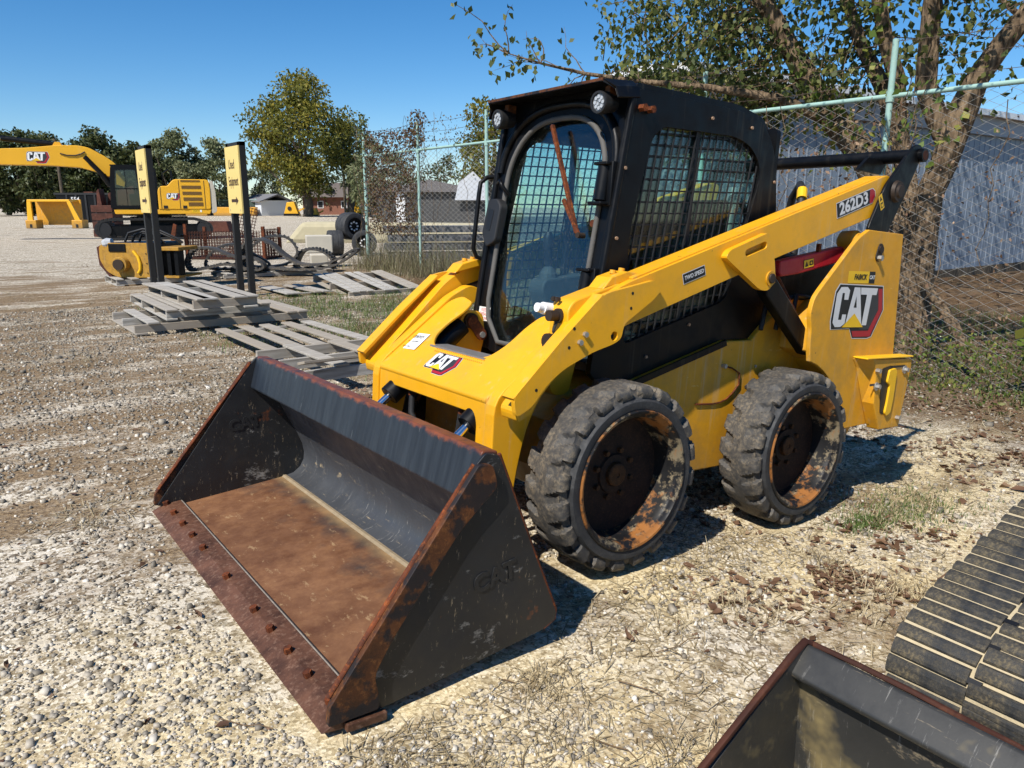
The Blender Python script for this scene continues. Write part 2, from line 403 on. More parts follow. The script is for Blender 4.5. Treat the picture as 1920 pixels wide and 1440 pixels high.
def _glass(name, tint, refl=0.5, dust=0.12, dscale=60):
    n = N(name); t = n.t
    tr = t.nodes.new('ShaderNodeBsdfTransparent'); tr.inputs[0].default_value = C4(tint)
    gl = t.nodes.new('ShaderNodeBsdfGlossy'); gl.inputs['Roughness'].default_value = 0.04
    lw = t.nodes.new('ShaderNodeLayerWeight'); lw.inputs[0].default_value = 0.5
    fres = n.math('ADD', n.math('MULTIPLY', n.math('POWER', lw.outputs['Facing'], 3.0), 0.9 * refl), 0.06)
    ms = t.nodes.new('ShaderNodeMixShader'); t.links.new(fres, ms.inputs[0]); t.links.new(tr.outputs[0], ms.inputs[1]); t.links.new(gl.outputs[0], ms.inputs[2])
    df = t.nodes.new('ShaderNodeBsdfDiffuse'); df.inputs[0].default_value = C4('#9a9a90')
    m2 = t.nodes.new('ShaderNodeMixShader')
    d = n.math('MULTIPLY', n.ramp(n.noise(dscale, 7, 0.75), (0.52, 0.1), (0.72, 1.0)), dust)
    if dscale > 50:
        sp = n.ramp(n.vor(70, out='Distance'), (0.10, 0.5), (0.16, 0.0))
        d = n.math('MAXIMUM', d, n.math('MULTIPLY', sp, n.ramp(n.noise(5, 3), (0.45, 0.0), (0.6, 1.0))))
    t.links.new(d, m2.inputs[0]); t.links.new(ms.outputs[0], m2.inputs[1]); t.links.new(df.outputs[0], m2.inputs[2])
    t.links.new(m2.outputs[0], n.out.inputs['Surface']); return n.m
GLASS = _glass('tinted_door_glass', (0.80, 0.91, 0.93), dust=0.05)
GLASS_SIDE = _glass('tinted_side_glass', (0.80, 0.93, 0.90), dust=0.05, dscale=12)
GLASS_FAR = _glass('clear_glass', (0.55, 0.62, 0.62), dust=0.03, dscale=4)

def _wood(name, a, b, c):
    n = N(name); co = n.mapping((2.0, 26, 26))
    g = n.noise(1.0, 7, 0.65, co=co)
    col = n.mix(n.ramp(g, (0.3, 0.0), (0.7, 1.0)), a, b)
    oi = n.t.nodes.new('ShaderNodeObjectInfo')
    col = n.mix(n.math('MULTIPLY', oi.outputs['Random'], 0.9), col, c)
    col = n.mix(n.ramp(n.noise(3, 7), (0.6, 0.0), (0.8, 0.5)), col, '#4d4438')
    n.set(col, 0.85, 0, 0.2); n.bump(g, 0.5, 0.004); return n.m
WOOD = _wood('weathered_pallet_wood', '#7d7972', '#c2beb6', '#94897a')
LUMBER = _wood('pale_lumber', '#8c7a5d', '#b9a585', '#a08a68')

def _bark(name, a, b):
    n = N(name); co = n.mapping((9, 9, 2.2))
    g = n.noise(1.6, 9, 0.7, co=co); v = n.vor(3.0, co=co, out='Distance')
    n.set(n.mix(n.ramp(g, (0.3, 0.0), (0.68, 1.0)), a, b), 0.9, 0, 0.2); n.bump(n.math('ADD', g, v), 1.0, 0.03); return n.m
BARK = _bark('tree_bark', '#35291f', '#8c7860')
BARK_FAR = _bark('far_bark', '#3b342c', '#6e6456')
def _leaf(name, c0, c1, c2, trans=0.25, p=(0.0, 0.55, 1.0)):
    n = N(name); a = n.t.nodes.new('ShaderNodeAttribute'); a.attribute_name = 'tone'
    col = n.ramp(a.outputs['Fac'], (p[0], c0), (p[1], c1), (p[2], c2))
    n.set(col, 0.55, 0, 0.35)
    t = n.t; tl = t.nodes.new('ShaderNodeBsdfTranslucent'); t.links.new(col, tl.inputs[0])
    ms = t.nodes.new('ShaderNodeMixShader'); ms.inputs[0].default_value = trans
    t.links.new(n.b.outputs[0], ms.inputs[1]); t.links.new(tl.outputs[0], ms.inputs[2]); t.links.new(ms.outputs[0], n.out.inputs['Surface']); return n.m
LEAF_NEAR = _leaf('near_tree_leaf', (0.060, 0.085, 0.022), (0.105, 0.130, 0.035), (0.27, 0.26, 0.07), 0.4)
LEAF_BRIGHT = _leaf('fresh_ivy_leaf', (0.10, 0.17, 0.03), (0.16, 0.22, 0.04), (0.32, 0.30, 0.06), 0.4)
LEAF_DEAD = _leaf('dead_leaf', (0.085, 0.045, 0.025), (0.17, 0.095, 0.055), (0.30, 0.20, 0.12), 0.1)
LEAF_DARK = _leaf('dark_oak_leaf', (0.036, 0.050, 0.017), (0.066, 0.084, 0.027), (0.13, 0.135, 0.05), 0.25)
LEAF_OLIVE = _leaf('olive_leaf', (0.11, 0.135, 0.06), (0.18, 0.205, 0.10), (0.28, 0.29, 0.16), 0.35)
LEAF_MAPLE = _leaf('maple_leaf', (0.085, 0.095, 0.016), (0.165, 0.165, 0.026), (0.32, 0.255, 0.04), 0.3)
LEAF_VINE = _leaf('red_vine_leaf', (0.075, 0.035, 0.020), (0.13, 0.07, 0.035), (0.15, 0.13, 0.05), 0.25)
LEAF_WEED = _leaf('dry_weed', (0.14, 0.115, 0.065), (0.25, 0.21, 0.13), (0.22, 0.23, 0.10), 0.3)
GRASSM = _leaf('green_grass', (0.06, 0.105, 0.02), (0.115, 0.175, 0.04), (0.28, 0.25, 0.11), 0.25)
STRAWM = _leaf('dry_straw', (0.16, 0.115, 0.06), (0.32, 0.25, 0.14), (0.50, 0.42, 0.27), 0.1)
STONEM = _leaf('limestone_chip', (0.15, 0.13, 0.10), (0.40, 0.35, 0.275), (0.66, 0.61, 0.52), 0.0)

GREENPOST = mat_paint('mint_fence_paint', (0.30, 0.47, 0.42), 0.6, '#8a7d64', 0.5, 0.3, 6, 0.25)
GALV = mat_plain('galvanised_wire', (0.44, 0.425, 0.39), 0.55, 0.1, 0.4, 3)
RUSTWIRE = mat_plain('rusty_barbed_wire', (0.10, 0.07, 0.05), 0.7, 0.2, 0.3, 5)

def _ground():
    n = N('gravel_lot'); n.co = n.t.nodes.new('ShaderNodeNewGeometry').outputs['Position']
    flat = n.mapping((1, 1, 0.0)); s = n.sep()
    def cell(scale):
        sc = n.t.nodes.new('ShaderNodeSeparateColor'); n.link(n.vor(scale, flat), sc.inputs[0]); return sc.outputs[0]
    fine, mid = cell(95), cell(34)
    grav = n.ramp(fine, (0.0, '#5f5343'), (0.35, '#a2957f'), (0.75, '#c9bda8'), (1.0, '#e9e2d5'))
    grav = n.mix(n.ramp(mid, (0.0, 0.0), (0.72, 0.0), (0.80, 0.8), (1.0, 0.9)), grav, '#d6ccba')
    grav = n.mix(n.ramp(mid, (0.0, 0.75), (0.14, 0.6), (0.20, 0.0)), grav, '#4f4234')
    sandc = n.ramp(fine, (0.0, '#a3906c'), (0.55, '#d2bf95'), (1.0, '#e4d5b0'))
    big = n.noise(0.9, 4, 0.6, co=flat)
    sand = n.math('MULTIPLY', n.ramp(big, (0.36, 0.0), (0.56, 1.0)), n.ramp(n.math('MULTIPLY', n.math('ADD', s[1], 1.0), 0.5), (0.35, 0.0), (0.85, 1.0)))
    col = n.mix(sand, grav, sandc)
    # trodden dirt with dry roots, in streaks across the lot
    dirt = n.ramp(n.noise(46, 4, 0.8, co=flat), (0.32, '#3a2c20'), (0.46, '#6b5741'), (0.60, '#9a8363'), (0.74, '#c7b390'))
    band = n.math('MULTIPLY', n.ramp(n.math('MULTIPLY', n.math('ADD', s[1], 30.0), 0.03125), (0.0, 0.0), (0.35, 0.1), (0.52, 0.9), (0.85, 1.0), (0.97, 0.25)), 0.17)
    streak = n.noise(0.8, 5, 0.72, co=n.mapping((0.7, 2.1, 0), (0, 0, 0.6)))
    over = n.ramp(n.math('ADD', streak, band), (0.54, 0.0), (0.68, 1.0))
    col = n.mix(n.math('MULTIPLY', over, 0.92), col, dirt)
    # leaf mould behind the machine and along the fence
    along = n.ramp(n.math('ADD', n.math('ADD', s[0], n.math('MULTIPLY', big, 2.4)), 2.6), (0.0, 1.0), (0.9, 0.0))
    near = n.ramp(n.math('MULTIPLY', n.math('ADD', s[1], 13.0), 0.5), (0.0, 0.0), (1.0, 1.0))
    mould = n.ramp(n.noise(60, 4, 0.8, co=flat), (0.34, '#2e2218'), (0.5, '#5d4630'), (0.66, '#8d7350'), (0.78, '#b59d78'))
    col = n.mix(n.math('MULTIPLY', n.math('MULTIPLY', along, near), 0.85), col, mould)
    n.set(col, 0.95, 0, 0.12)
    h = n.math('ADD', fine, n.math('ADD', n.math('MULTIPLY', mid, 0.8), n.noise(24, 4, 0.7, co=flat)))
    n.bump(h, 0.75, 0.012); return n.m
GROUND = _ground()

# ------------------------------------------------------------------ decals: flat print, built as thin layers in one mesh
def decal(name, parent, origin, ex, ey, layers, step=0.0006):
    """layers: (material, [polygons] or a text mesh with offset)"""
    me = bpy.data.meshes.new(name); V = []; F = []; MI = []; mats = []
    for k, (mt, data) in enumerate(layers):
        if mt not in mats: mats.append(mt)
        mi = mats.index(mt); z = (k + 1) * step
        if isinstance(data, tuple):
            tm, ox, oy = data; o = len(V)
            V += [(v.co.x + ox, v.co.y + oy, z + (0.0003 if v.co.z > 0 else 0)) for v in tm.vertices]
            for p in tm.polygons: F.append(tuple(i + o for i in p.vertices)); MI.append(mi)
            bpy.data.meshes.remove(tm)
        else:
            for poly in data:
                o = len(V); V += [(p[0], p[1], z) for p in poly]; F.append(tuple(range(o, o + len(poly)))); MI.append(mi)
    me.from_pydata(V, [], F); me.update()
    for mt in mats: me.materials.append(mt)
    me.polygons.foreach_set('material_index', MI)
    return place(new_obj(name, me, parent), origin, ex, ey)
def rect(x0, y0, x1, y1): return [(x0, y0), (x1, y0), (x1, y1), (x0, y1)]
def cat_logo(name, parent, origin, ex, ey, width, plate=True, white=None):
    S = width / 270.0
    T = lambda L: [((x - 135) * S, (y - 140) * S * .53) for x, y in L]
    plate_p = [(25, 283), (252, 283), (270, 155), (222, 8), (200, 0), (120, 2), (100, 55), (6, 50), (0, 95), (8, 245)]
    red = [(228, 270), (250, 270), (265, 155), (214, 8), (122, 8), (112, 40), (200, 40), (243, 155)]
    Cc = [(22, 62), (8, 85), (12, 235), (30, 270), (62, 272), (76, 255), (73, 205), (52, 205), (51, 240), (40, 240), (34, 100), (50, 100), (52, 128), (72, 128), (70, 80), (50, 62)]
    A = [(72, 66), (98, 272), (128, 272), (160, 66), (135, 66), (114, 132), (94, 66)]
    Ah = [(106, 165), (113, 225), (121, 165)]
    Tt = [(132, 272), (224, 272), (220, 235), (196, 235), (186, 70), (160, 70), (168, 235), (136, 235)]
    tri = [(56, 60), (114, 134), (168, 60)]
    wm = white or DWHITE; L = []
    if plate: L += [(DWHITE, [T([(135 + (x - 135) * 1.03, 140 + (y - 140) * 1.03) for x, y in plate_p])]), (INK, [T(plate_p)]), (DGREY, [T([(190, 262), (232, 262), (250, 155), (205, 48), (150, 48), (150, 62), (190, 66)])]), (DRED, [T(red)])]
    L += [(wm, [T(Cc), T(A), T(Tt)]), (INK, [T(Ah)]), (DYEL, [T(tri)])]
    return decal(name, parent, origin, ex, ey, L)
# ------------------------------------------------------------------ ground
def grid_lines(c, lo, hi, d0, k):
    L = [c]; d = d0; p = c
    while p < hi: p += d; L.append(p); d *= k
    d = d0; p = c
    while p > lo: p -= d; L.append(p); d *= k
    return np.array(sorted(L))
gxl = grid_lines(1.0, -420, 420, .045, 1.035); gyl = grid_lines(0.5, -520, 300, .045, 1.035)
X, Y = np.meshgrid(gxl, gyl, indexing='ij')
def vnoise(x, y, seed=0):
    """smooth value noise"""
    r_ = np.random.default_rng(seed).random((64, 64)); xi = np.floor(x).astype(int); yi = np.floor(y).astype(int)
    fx_ = x - xi; fy_ = y - yi; fx_ = fx_ * fx_ * (3 - 2 * fx_); fy_ = fy_ * fy_ * (3 - 2 * fy_)
    g = lambda a, b_: r_[a % 64, b_ % 64]
    return (g(xi, yi) * (1 - fx_) + g(xi + 1, yi) * fx_) * (1 - fy_) + (g(xi, yi + 1) * (1 - fx_) + g(xi + 1, yi + 1) * fx_) * fy_
def rough_z(x, y):
    near = np.exp(-((x - 1) ** 2 + (y + 1) ** 2) / 400.0)
    return near * ((vnoise(x * 2.2, y * 2.2, 1) - .5) * .022 + (vnoise(x * 7, y * 7, 2) - .5) * .012) + (vnoise(x * .25, y * .25, 3) - .5) * .05 * np.clip((-y - 3) / 6, 0, 1)
Z = ground_z(X, Y) + rough_z(X, Y) - .004
nx_, ny_ = X.shape; idx = np.arange(nx_ * ny_).reshape(nx_, ny_)
me = mesh_np('ground', np.stack([X, Y, Z], -1).reshape(-1, 3), np.stack([idx[:-1, :-1], idx[1:, :-1], idx[1:, 1:], idx[:-1, 1:]], -1).reshape(-1, 4), GROUND, smooth=True)
ground = tag(new_obj('ground', me), kind='structure')
# ------------------------------------------------------------------ the skid steer loader (machine frame: x forward, y left, z up)
skid = empty('skid_steer_loader', label='yellow skid steer loader with black cab and wide rusty bucket resting on gravel', cat='skid steer')
skid.matrix_world = Matrix(((0.996317, -0.000866, -0.085741, 0), (0, 0.999949, -0.010104, 0), (0.085745, 0.010067, 0.996266, 0), (0, 0, 0, 1)))
RT = 0.403
# wheels -------------------------------------------------------------
def tyre_mesh():
    nt_, nl = 320, 20
    prof = [(-.012, .300, 0, 0), (-.003, .304, 0, 0), (0, .312, 0, 0), (0, .340, 0, 0), (-.006, .345, 0, 0), (-.014, .347, 0, 0), (-.014, .352, .010, 0), (-.009, .360, .018, 0), (-.008, .375, .022, .2), (-.012, .390, .022, .6),
            (-.022, .399, .012, 1), (-.034, .402, 0, 1), (-.050, .4035, 0, 1), (-.070, .404, 0, .95), (-.088, .4045, 0, .6), (-.100, .405, 0, 0), (-.128, .405, 0, 0)]
    W = .255
    full = [(y, r, a, b, 1) for y, r, a, b in prof] + [(-W - y, r, a, b, -1) for y, r, a, b in reversed(prof)]
    P = len(full); V = np.zeros((nt_, P, 3)); th = np.arange(nt_) / nt_ * 2 * math.pi
    jr = rng.normal(0, 0.0012, (nt_, P))
    for j, (y, r, face, tread, side) in enumerate(full):
        d = min(-y, W + y); ph = (th * nl / (2 * math.pi) + (0.5 if side < 0 else 0) + side * 0 + d * 3.2) % 1.0
        wid = 0.40 if tread else 0.42
        notch = ((ph < wid)).astype(float)
        rr = r - notch * tread * 0.019 + jr[:, j] * tread
        yy = y - side * notch * face * (1 if side > 0 else 1)
        V[:, j, 0] = rr * np.cos(th); V[:, j, 1] = yy; V[:, j, 2] = rr * np.sin(th)
    idx = np.arange(nt_ * P).reshape(nt_, P); a = idx[:, :-1]; b = idx[:, 1:]; c = np.roll(idx, -1, 0)
    Fq = np.stack([a, c[:, :-1], c[:, 1:], b], -1).reshape(-1, 4)
    me = mesh_np('tyre', V.reshape(-1, 3), Fq, RUBBER, smooth=True); me.materials.append(RUBBER_SIDE); me.polygons.foreach_set('material_index', np.tile(np.array([1 if max(full[j][1], full[j + 1][1]) < .353 else 0 for j in range(P - 1)]), nt_).astype(np.int32)); me.set_sharp_from_angle(angle=math.radians(42)); return me
TYRE = tyre_mesh()
def rim_mb():
    b = MB(); A = (0, 1, 0)
    b.lathe([(-.016, .303), (.002, .304), (.006, .299), (.004, .291), (-.006, .286), (-.012, .276), (-.02, .270), (-.05, .266), (-.095, .262), (-.12, .254), (-.19, .254), (-.235, .268), (-.25, .30), (-.246, .303), (-.225, .272), (-.016, .303)], (0, 0, 0), A, 56)
    return b
RIMM = rim_mb(); 
def disc_mb():
    b = MB(); b.lathe([(-.128, .256), (-.132, .20), (-.138, .12), (-.134, .088), (-.122, .084), (-.120, .055), (-.128, .05), (-.128, .002)], (0, 0, 0), (0, 1, 0), 40); return b
def hub_mb():
    b = MB(); b.lathe([(-.128, .052), (-.104, .050), (-.100, .044), (-.099, .012), (-.103, .010), (-.103, .001)], (0, 0, 0), (0, 1, 0), 24)
    for k in range(8):
        a = 2 * math.pi * (k + .5) / 8; p = (math.cos(a) * .105, 0, math.sin(a) * .105)
        b.cyl((p[0], -.14, p[2]), (p[0], -.117, p[2]), .013, .012, 6)
    return b
w0 = RIMM.build('wheel', RIM, skid, 40); ty = new_obj('tyre', TYRE, w0); dd = disc_mb().build('wheel_disc', DISC, w0, 40); hh = hub_mb().build('hub', _rust('hub_dull_rust', '#2a1a10', '#523419', '#7d5228', 30), w0, 30)
w0.location = (1.249, .80, RT)
for x, s, rot in ((0, 1, .31), (1.249, -1, .2), (0, -1, .5)):
    wc = copy_tree(w0, skid); wc.location = (x, .80 * s, RT); wc.rotation_euler = (0, 0, 0 if s > 0 else math.pi)
w0.rotation_euler = (0, 0.11, 0)

# chassis --------------------------------------------------------------
b = MB()
b.prism([(1.42, .275), (1.50, .40), (1.50, .62), (1.10, .74), (.986, .765), (.366, .937), (.148, .939), (.073, 1.003), (-.018, 1.065), (-.06, 1.16), (-1.02, 1.16), (-1.04, .5), (-.9, .30), (-.6, .275)], -.5, .5)
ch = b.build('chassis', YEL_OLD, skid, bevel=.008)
MB().beam((1.0, .503, .752), (.36, .503, .930), .012, .03).build('sill_trim', BLK, ch)
MB().tube([(.362, .515, .812), (.30, .512, .80), (.228, .508, .77), (.222, .507, .711), (.262, .506, .67), (.31, .505, .637), (.36, .505, .623), (.414, .505, .619), (.55, .505, .626)], .0045, 6).build('wire', RUST, ch)
MB().cyl((.362, .49, .812), (.362, .522, .812), .012, n=8).build('bolt', STEEL, ch)
MB().cyl((.09, .49, .80), (.09, .506, .80), .008, n=8).build('bolt', STEEL, ch)
# belly pan and axle housings
for x in (0, 1.249):
    for s in (1, -1): MB().cyl((x, s * .49, RT), (x, s * .66, RT), .09, .07, 16).build('axle_housing', BLK, ch)
# rear towers -----------------------------------------------------------
arch = circ(.455, 9, (0, RT), math.radians(102), math.radians(176))
tower = [(-.50, 1.552), (-.867, 1.552), (-.93, 1.02), (-1.0, .47), (-.46, .45)] + arch[::-1][0:] + [(-.075, .93), (-.068, 1.016), (-.040, 1.10), (-.062, 1.178), (-.10, 1.22), (-.40, 1.50)]
for s in (1, -1):
    b = MB().prism(rounded(tower, [0, 0, 0, 0, 0] + [0] * 9 + [.03, .02, .04, .04, .03, .05]), s * .674, s * .70)
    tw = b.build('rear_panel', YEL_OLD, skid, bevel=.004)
    inner = MB().prism([(-.10, .90), (-.10, 1.02), (-.30, 1.16), (-.95, 1.16), (-.98, .47), (-.47, .47), (-.44, .55), (-.36, .74), (-.25, .84)], s * .498, s * .673)
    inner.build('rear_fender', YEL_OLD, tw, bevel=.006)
    if s > 0:
        cat_logo('logo_decal', tw, (-.495, .7006, 1.108), (-1, 0, 0), (0, 0, 1), .52)
        decal('dealer_decal', tw, (-.485, .7006, 1.298), (-1, 0, .02), (0, 0, 1),
              [(DYEL, [rect(-.135, -.032, .135, .032)]), (INK, [rect(.075, -.032, .135, .032)]), (INK, (text_mesh('t', 'FABICK', .040, INK, .0012, shear=.2, xscale=.95), -.015, 0)), (DWHITE, (text_mesh('t', 'CAT', .028, DWHITE, .001), .105, 0))])
        b = MB(); b.prism(slot((-.622, 1.415), (-.635, 1.46), .028), .70, .706); b.build('pin_plate', GREASE, tw, bevel=.002)
        b = MB(); b.cyl((-.622, .70, 1.408), (-.622, .728, 1.408), .016, n=6); b.build('bolt', STEEL, tw)
        b = MB(); b.cyl((-.635, .70, 1.455), (-.635, .712, 1.455), .022, n=12); b.build('pin', GREASE, tw)
    # bumper bracket
    pts = [(-.50, .855), (-1.03, .845), (-1.035, .80), (-.985, .44), (-.76, .44), (-.66, .60), (-.55, .80)]
    bk = MB()
    outer = .775
    vs = []
    for (x, z) in pts: vs.append((x, s * .70, z))
    for (x, z) in pts:
        xo = x + (.10 if x > -.6 else .0) * -0.9; vs.append((min(x, xo) if x > -.7 else x, s * outer, z))
    n_ = len(pts); fs = [tuple(range(n_)), tuple(range(n_, 2 * n_))] + [(i, (i + 1) % n_, n_ + (i + 1) % n_, n_ + i) for i in range(n_)]
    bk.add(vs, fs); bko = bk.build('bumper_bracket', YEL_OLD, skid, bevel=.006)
    if s > 0:
        MB().prism(rounded([(-.70, .80), (-.80, .815), (-.79, .70), (-.82, .62), (-.78, .53), (-.74, .54), (-.71, .68)], .012), .7745, .7775).build('slot_recess', INK, bko)
        MB().prism(rounded([(-.765, .79), (-.83, .80), (-.85, .78), (-.85, .62), (-.84, .54), (-.80, .52), (-.775, .54), (-.785, .60), (-.79, .70), (-.755, .72)], .012), .7755, .789).build('tie_down_hook', YEL_BRIGHT, bko, bevel=.003)
        MB().box2((-.51, .70, .857), (-1.02, .786, .866)).build('top_plate', YEL_BRIGHT, bko, bevel=.003)
        MB().box2((-.585, .776, .705), (-.70, .7795, .717)).build('slot_gap', INK, bko); MB().box2((-.80, .776, .80), (-.95, .7795, .812)).build('slot_gap', INK, bko)
        for (x, z) in ((-.66, .70), (-.955, .785), (-.94, .50), (-.64, .79)):
            MB().cyl((x, .775, z), (x, .80, z), .014, n=6).build('bolt', STEEL, bko)
        for (x, z) in ((-.655, .70), (-.95, .785)):
            MB().cyl((x, .775, z), (x, .783, z), .024, n=14).build('washer', STEEL, bko)
# engine hood and exhaust behind the cab
b = MB(); b.prism([(.0, 1.10), (-.02, 1.42), (-.75, 1.36), (-1.0, 1.28), (-1.0, 1.10)], -.43, .43); hood = b.build('engine_hood', BLK, skid, bevel=.02)
b = MB(); b.cyl((-.50, -.24, 1.36), (-.53, -.24, 1.80), .040, n=20); b.build('exhaust_stack', STEEL, skid, 40, bevel=.004)
b = MB(); b.prism(rounded([(-.10, 1.36), (-.12, 1.70), (-.20, 1.73), (-.34, 1.66), (-.36, 1.36)], .03), -.50, -.44); lug = b.build('hood_bracket', YEL, skid, bevel=.004)
MB().cyl((-.18, -.51, 1.66), (-.18, -.43, 1.66), .028, n=14).build('pin', GREASE, lug)
MB().tube([(-.28, -.1, 1.40), (-.30, -.1, 1.62), (-.36, -.12, 1.72), (-.45, -.16, 1.75), (-.62, -.2, 1.66), (-.7, -.2, 1.36)], .020, 10).build('hose', HOSE, skid, 60)
MB().tube([(-.58, .2, 1.35), (-.60, .2, 1.72), (-.64, .16, 1.80), (-.72, .1, 1.83), (-.80, .0, 1.76), (-.86, -.1, 1.35)], .024, 10).build('hose', HOSE, skid, 60)
MB().cyl((-.60, .2, 1.73), (-.64, .17, 1.79), .030, n=12).build('hose_clamp', YEL_BRIGHT, skid)
b = MB()
for k in range(7): b.tube([(.15 - .13 * k, .55, 1.0), (.1 - .13 * k, .53, 1.12 + .03 * (k % 3)), (-.05 - .13 * k, .50, 1.17), (-.2 - .13 * k, .48, 1.15)], .013, 7)
b.build('hydraulic_hoses', HOSE, skid, 60)

# lift arms ---------------------------------------------------------------
def lift_arm(s):
    # beam, mirrored with s
    mk = lambda lo, hi: (s * lo, s * hi)
    b = MB(); b.prism(rounded([(1.77, .665), (1.785, .712), (1.62, .882), (1.39, 1.128), (1.30, 1.19), (1.238, 1.217), (-.70, 1.862), (-.76, 1.845), (-.72, 1.66), (-.64, 1.640), (.245, 1.362), (1.241, 1.035), (1.42, .94), (1.58, .85), (1.665, .76), (1.71, .69)], [.01, .04, .0, .05, .05, .05, .02, .02, .02, .05, .05, .05, .05, .05, .05, .01], 3), *mk(.545, .650))
    arm = b.build('lift_arm', YEL, skid, bevel=.012, seg=3)
    # weld seam cap along the top edge
    b = MB(); b.beam((1.2, s * .588, 1.234), (-.66, s * .588, 1.850), .098, .012); b.build('top_cap', YEL, arm, bevel=.004)
    # gusset plate
    g = [(1.80, .690), (1.725, .728), (1.656, .814), (1.577, .870), (1.424, .936), (1.325, .962), (1.275, .985), (1.268, 1.046), (1.10, 1.152), (1.062, 1.190), (1.075, 1.224), (1.11, 1.232), (1.40, 1.168), (1.60, .985), (1.815, .770)]
    hole = circ(.020, 12, (1.318, .998))
    b = MB(); b.prism(rounded(g, [.02, .03, .05, .05, .05, .03, .03, .03, .03, .03, .02, .03, .05, .02, .02], 3), *mk(.652, .676), holes=[hole]); gs = b.build('gusset_plate', YEL, arm, bevel=.004)
    # folded front flange
    b = MB(); b.prism([(1.82, .766), (1.60, .984), (1.40, 1.168), (1.392, 1.160), (1.590, .974), (1.808, .754)], *mk(.600, .675)); b.build('front_flange', YEL, arm, bevel=.002)
    if s > 0:
        for (x, z) in ((1.508, .975), (1.483, 1.007)):
            MB().cyl((x, s * .676, z), (x, s * .690, z), .012, n=6).build('bolt', STEEL, gs)
        for (x, z) in ((1.233, 1.175), (1.235, 1.113), (1.711, .793), (1.56, .955), (1.54, 1.03)): MB().cyl((x, s * .6755, z), (x, s * .6768, z), .007, n=10).build('drilled_hole', INK, gs)
    # leg down to the bucket coupler
    leg = [(1.795, .30), (1.80, .727), (1.40, 1.065), (1.28, 1.13), (1.18, 1.10), (1.30, .98), (1.52, .80), (1.625, .62), (1.66, .45), (1.68, .30)]
    b = MB(); b.prism(rounded(leg, [.02, .06, .03, .03, .03, .05, .08, .08, .05, .02], 3), *mk(.466, .528)); b.build('front_leg', YEL, arm, bevel=.005)
    pass
    MB().prism(slot((1.235, 1.100), (1.13, 1.135), .030), *mk(.5445, .548)).build('slot_recess', GREASE, arm)
    # top bracket with two bolts
    b = MB()
    for yy in (.605,): b.prism([(1.345, 1.185), (1.30, 1.235), (1.215, 1.262), (1.15, 1.258), (1.175, 1.23)], *mk(.520, .615))
    tb = b.build('top_bracket', YEL, arm, bevel=.005)
    for dx in (0, .05): MB().cyl((1.255 - dx, s * .57, 1.248 + dx * .2), (1.253 - dx, s * .57, 1.264 + dx * .2), .014, n=10).build('bolt', YEL_OLD, tb)
    # cylinder bracket on the beam
    br = [(.665, 1.348), (.640, 1.383), (.372, 1.478), (.345, 1.468), (.293, 1.355), (.268, 1.258), (.315, 1.204), (.384, 1.208)]
    b = MB(); b.prism(rounded(br, [.03, .03, .02, .02, .03, .05, .04, .03], 3), *mk(.651, .684), holes=[slot((.510, 1.378), (.385, 1.420), .017)]); cb = b.build('cylinder_bracket', YEL, arm, bevel=.004)
    MB().prism(slot((.510, 1.378), (.385, 1.420), .0175), *mk(.6505, .654)).build('slot_shadow', YEL_OLD, cb)
    b = MB(); b.cyl((.312, s * .66, 1.266), (.312, s * .700, 1.266), .024, n=14); b.build('pin', GREASE, cb, bevel=.003)
    b = MB(); b.cyl((.312, s * .684, 1.266), (.312, s * .690, 1.266), .036, n=18); b.build('pin_collar', YEL_OLD, cb)
    # pivot at the rear end
    return arm
for s in (1, -1):
    arm = lift_arm(s)
    if s > 0:
        sl = Vector((-1, 0, .332)).normalized()
        decal('model_decal', arm, (-.418, .6512, 1.688), sl, (0, 0, 1),
              [(DWHITE, [[(-.19, -.040), (.155, -.040), (.188, -.008), (.188, .022), (.165, .042), (-.19, .042)]]), (INK, [[(-.186, -.036), (.152, -.036), (.182, -.006), (.182, .020), (.162, .038), (-.186, .038)]]), (DRED, [[(.125, -.036), (.152, -.036), (.182, -.006), (.182, .020), (.162, .038), (.135, .038)]]),
               (DWHITE, (text_mesh('t', '262D3', .086, DWHITE, .003, xscale=1.18), -.025, .0))])
        decal('speed_decal', arm, (.832, .6512, 1.264), sl, (0, 0, 1),
              [(DWHITE, [rect(-.076, -.024, .076, .024)]), (INK, [rect(-.073, -.021, .073, .021)]), (DWHITE, (text_mesh('t', 'TWO SPEED', .026, DWHITE, .0006, shear=.15, xscale=.92), 0, 0))])
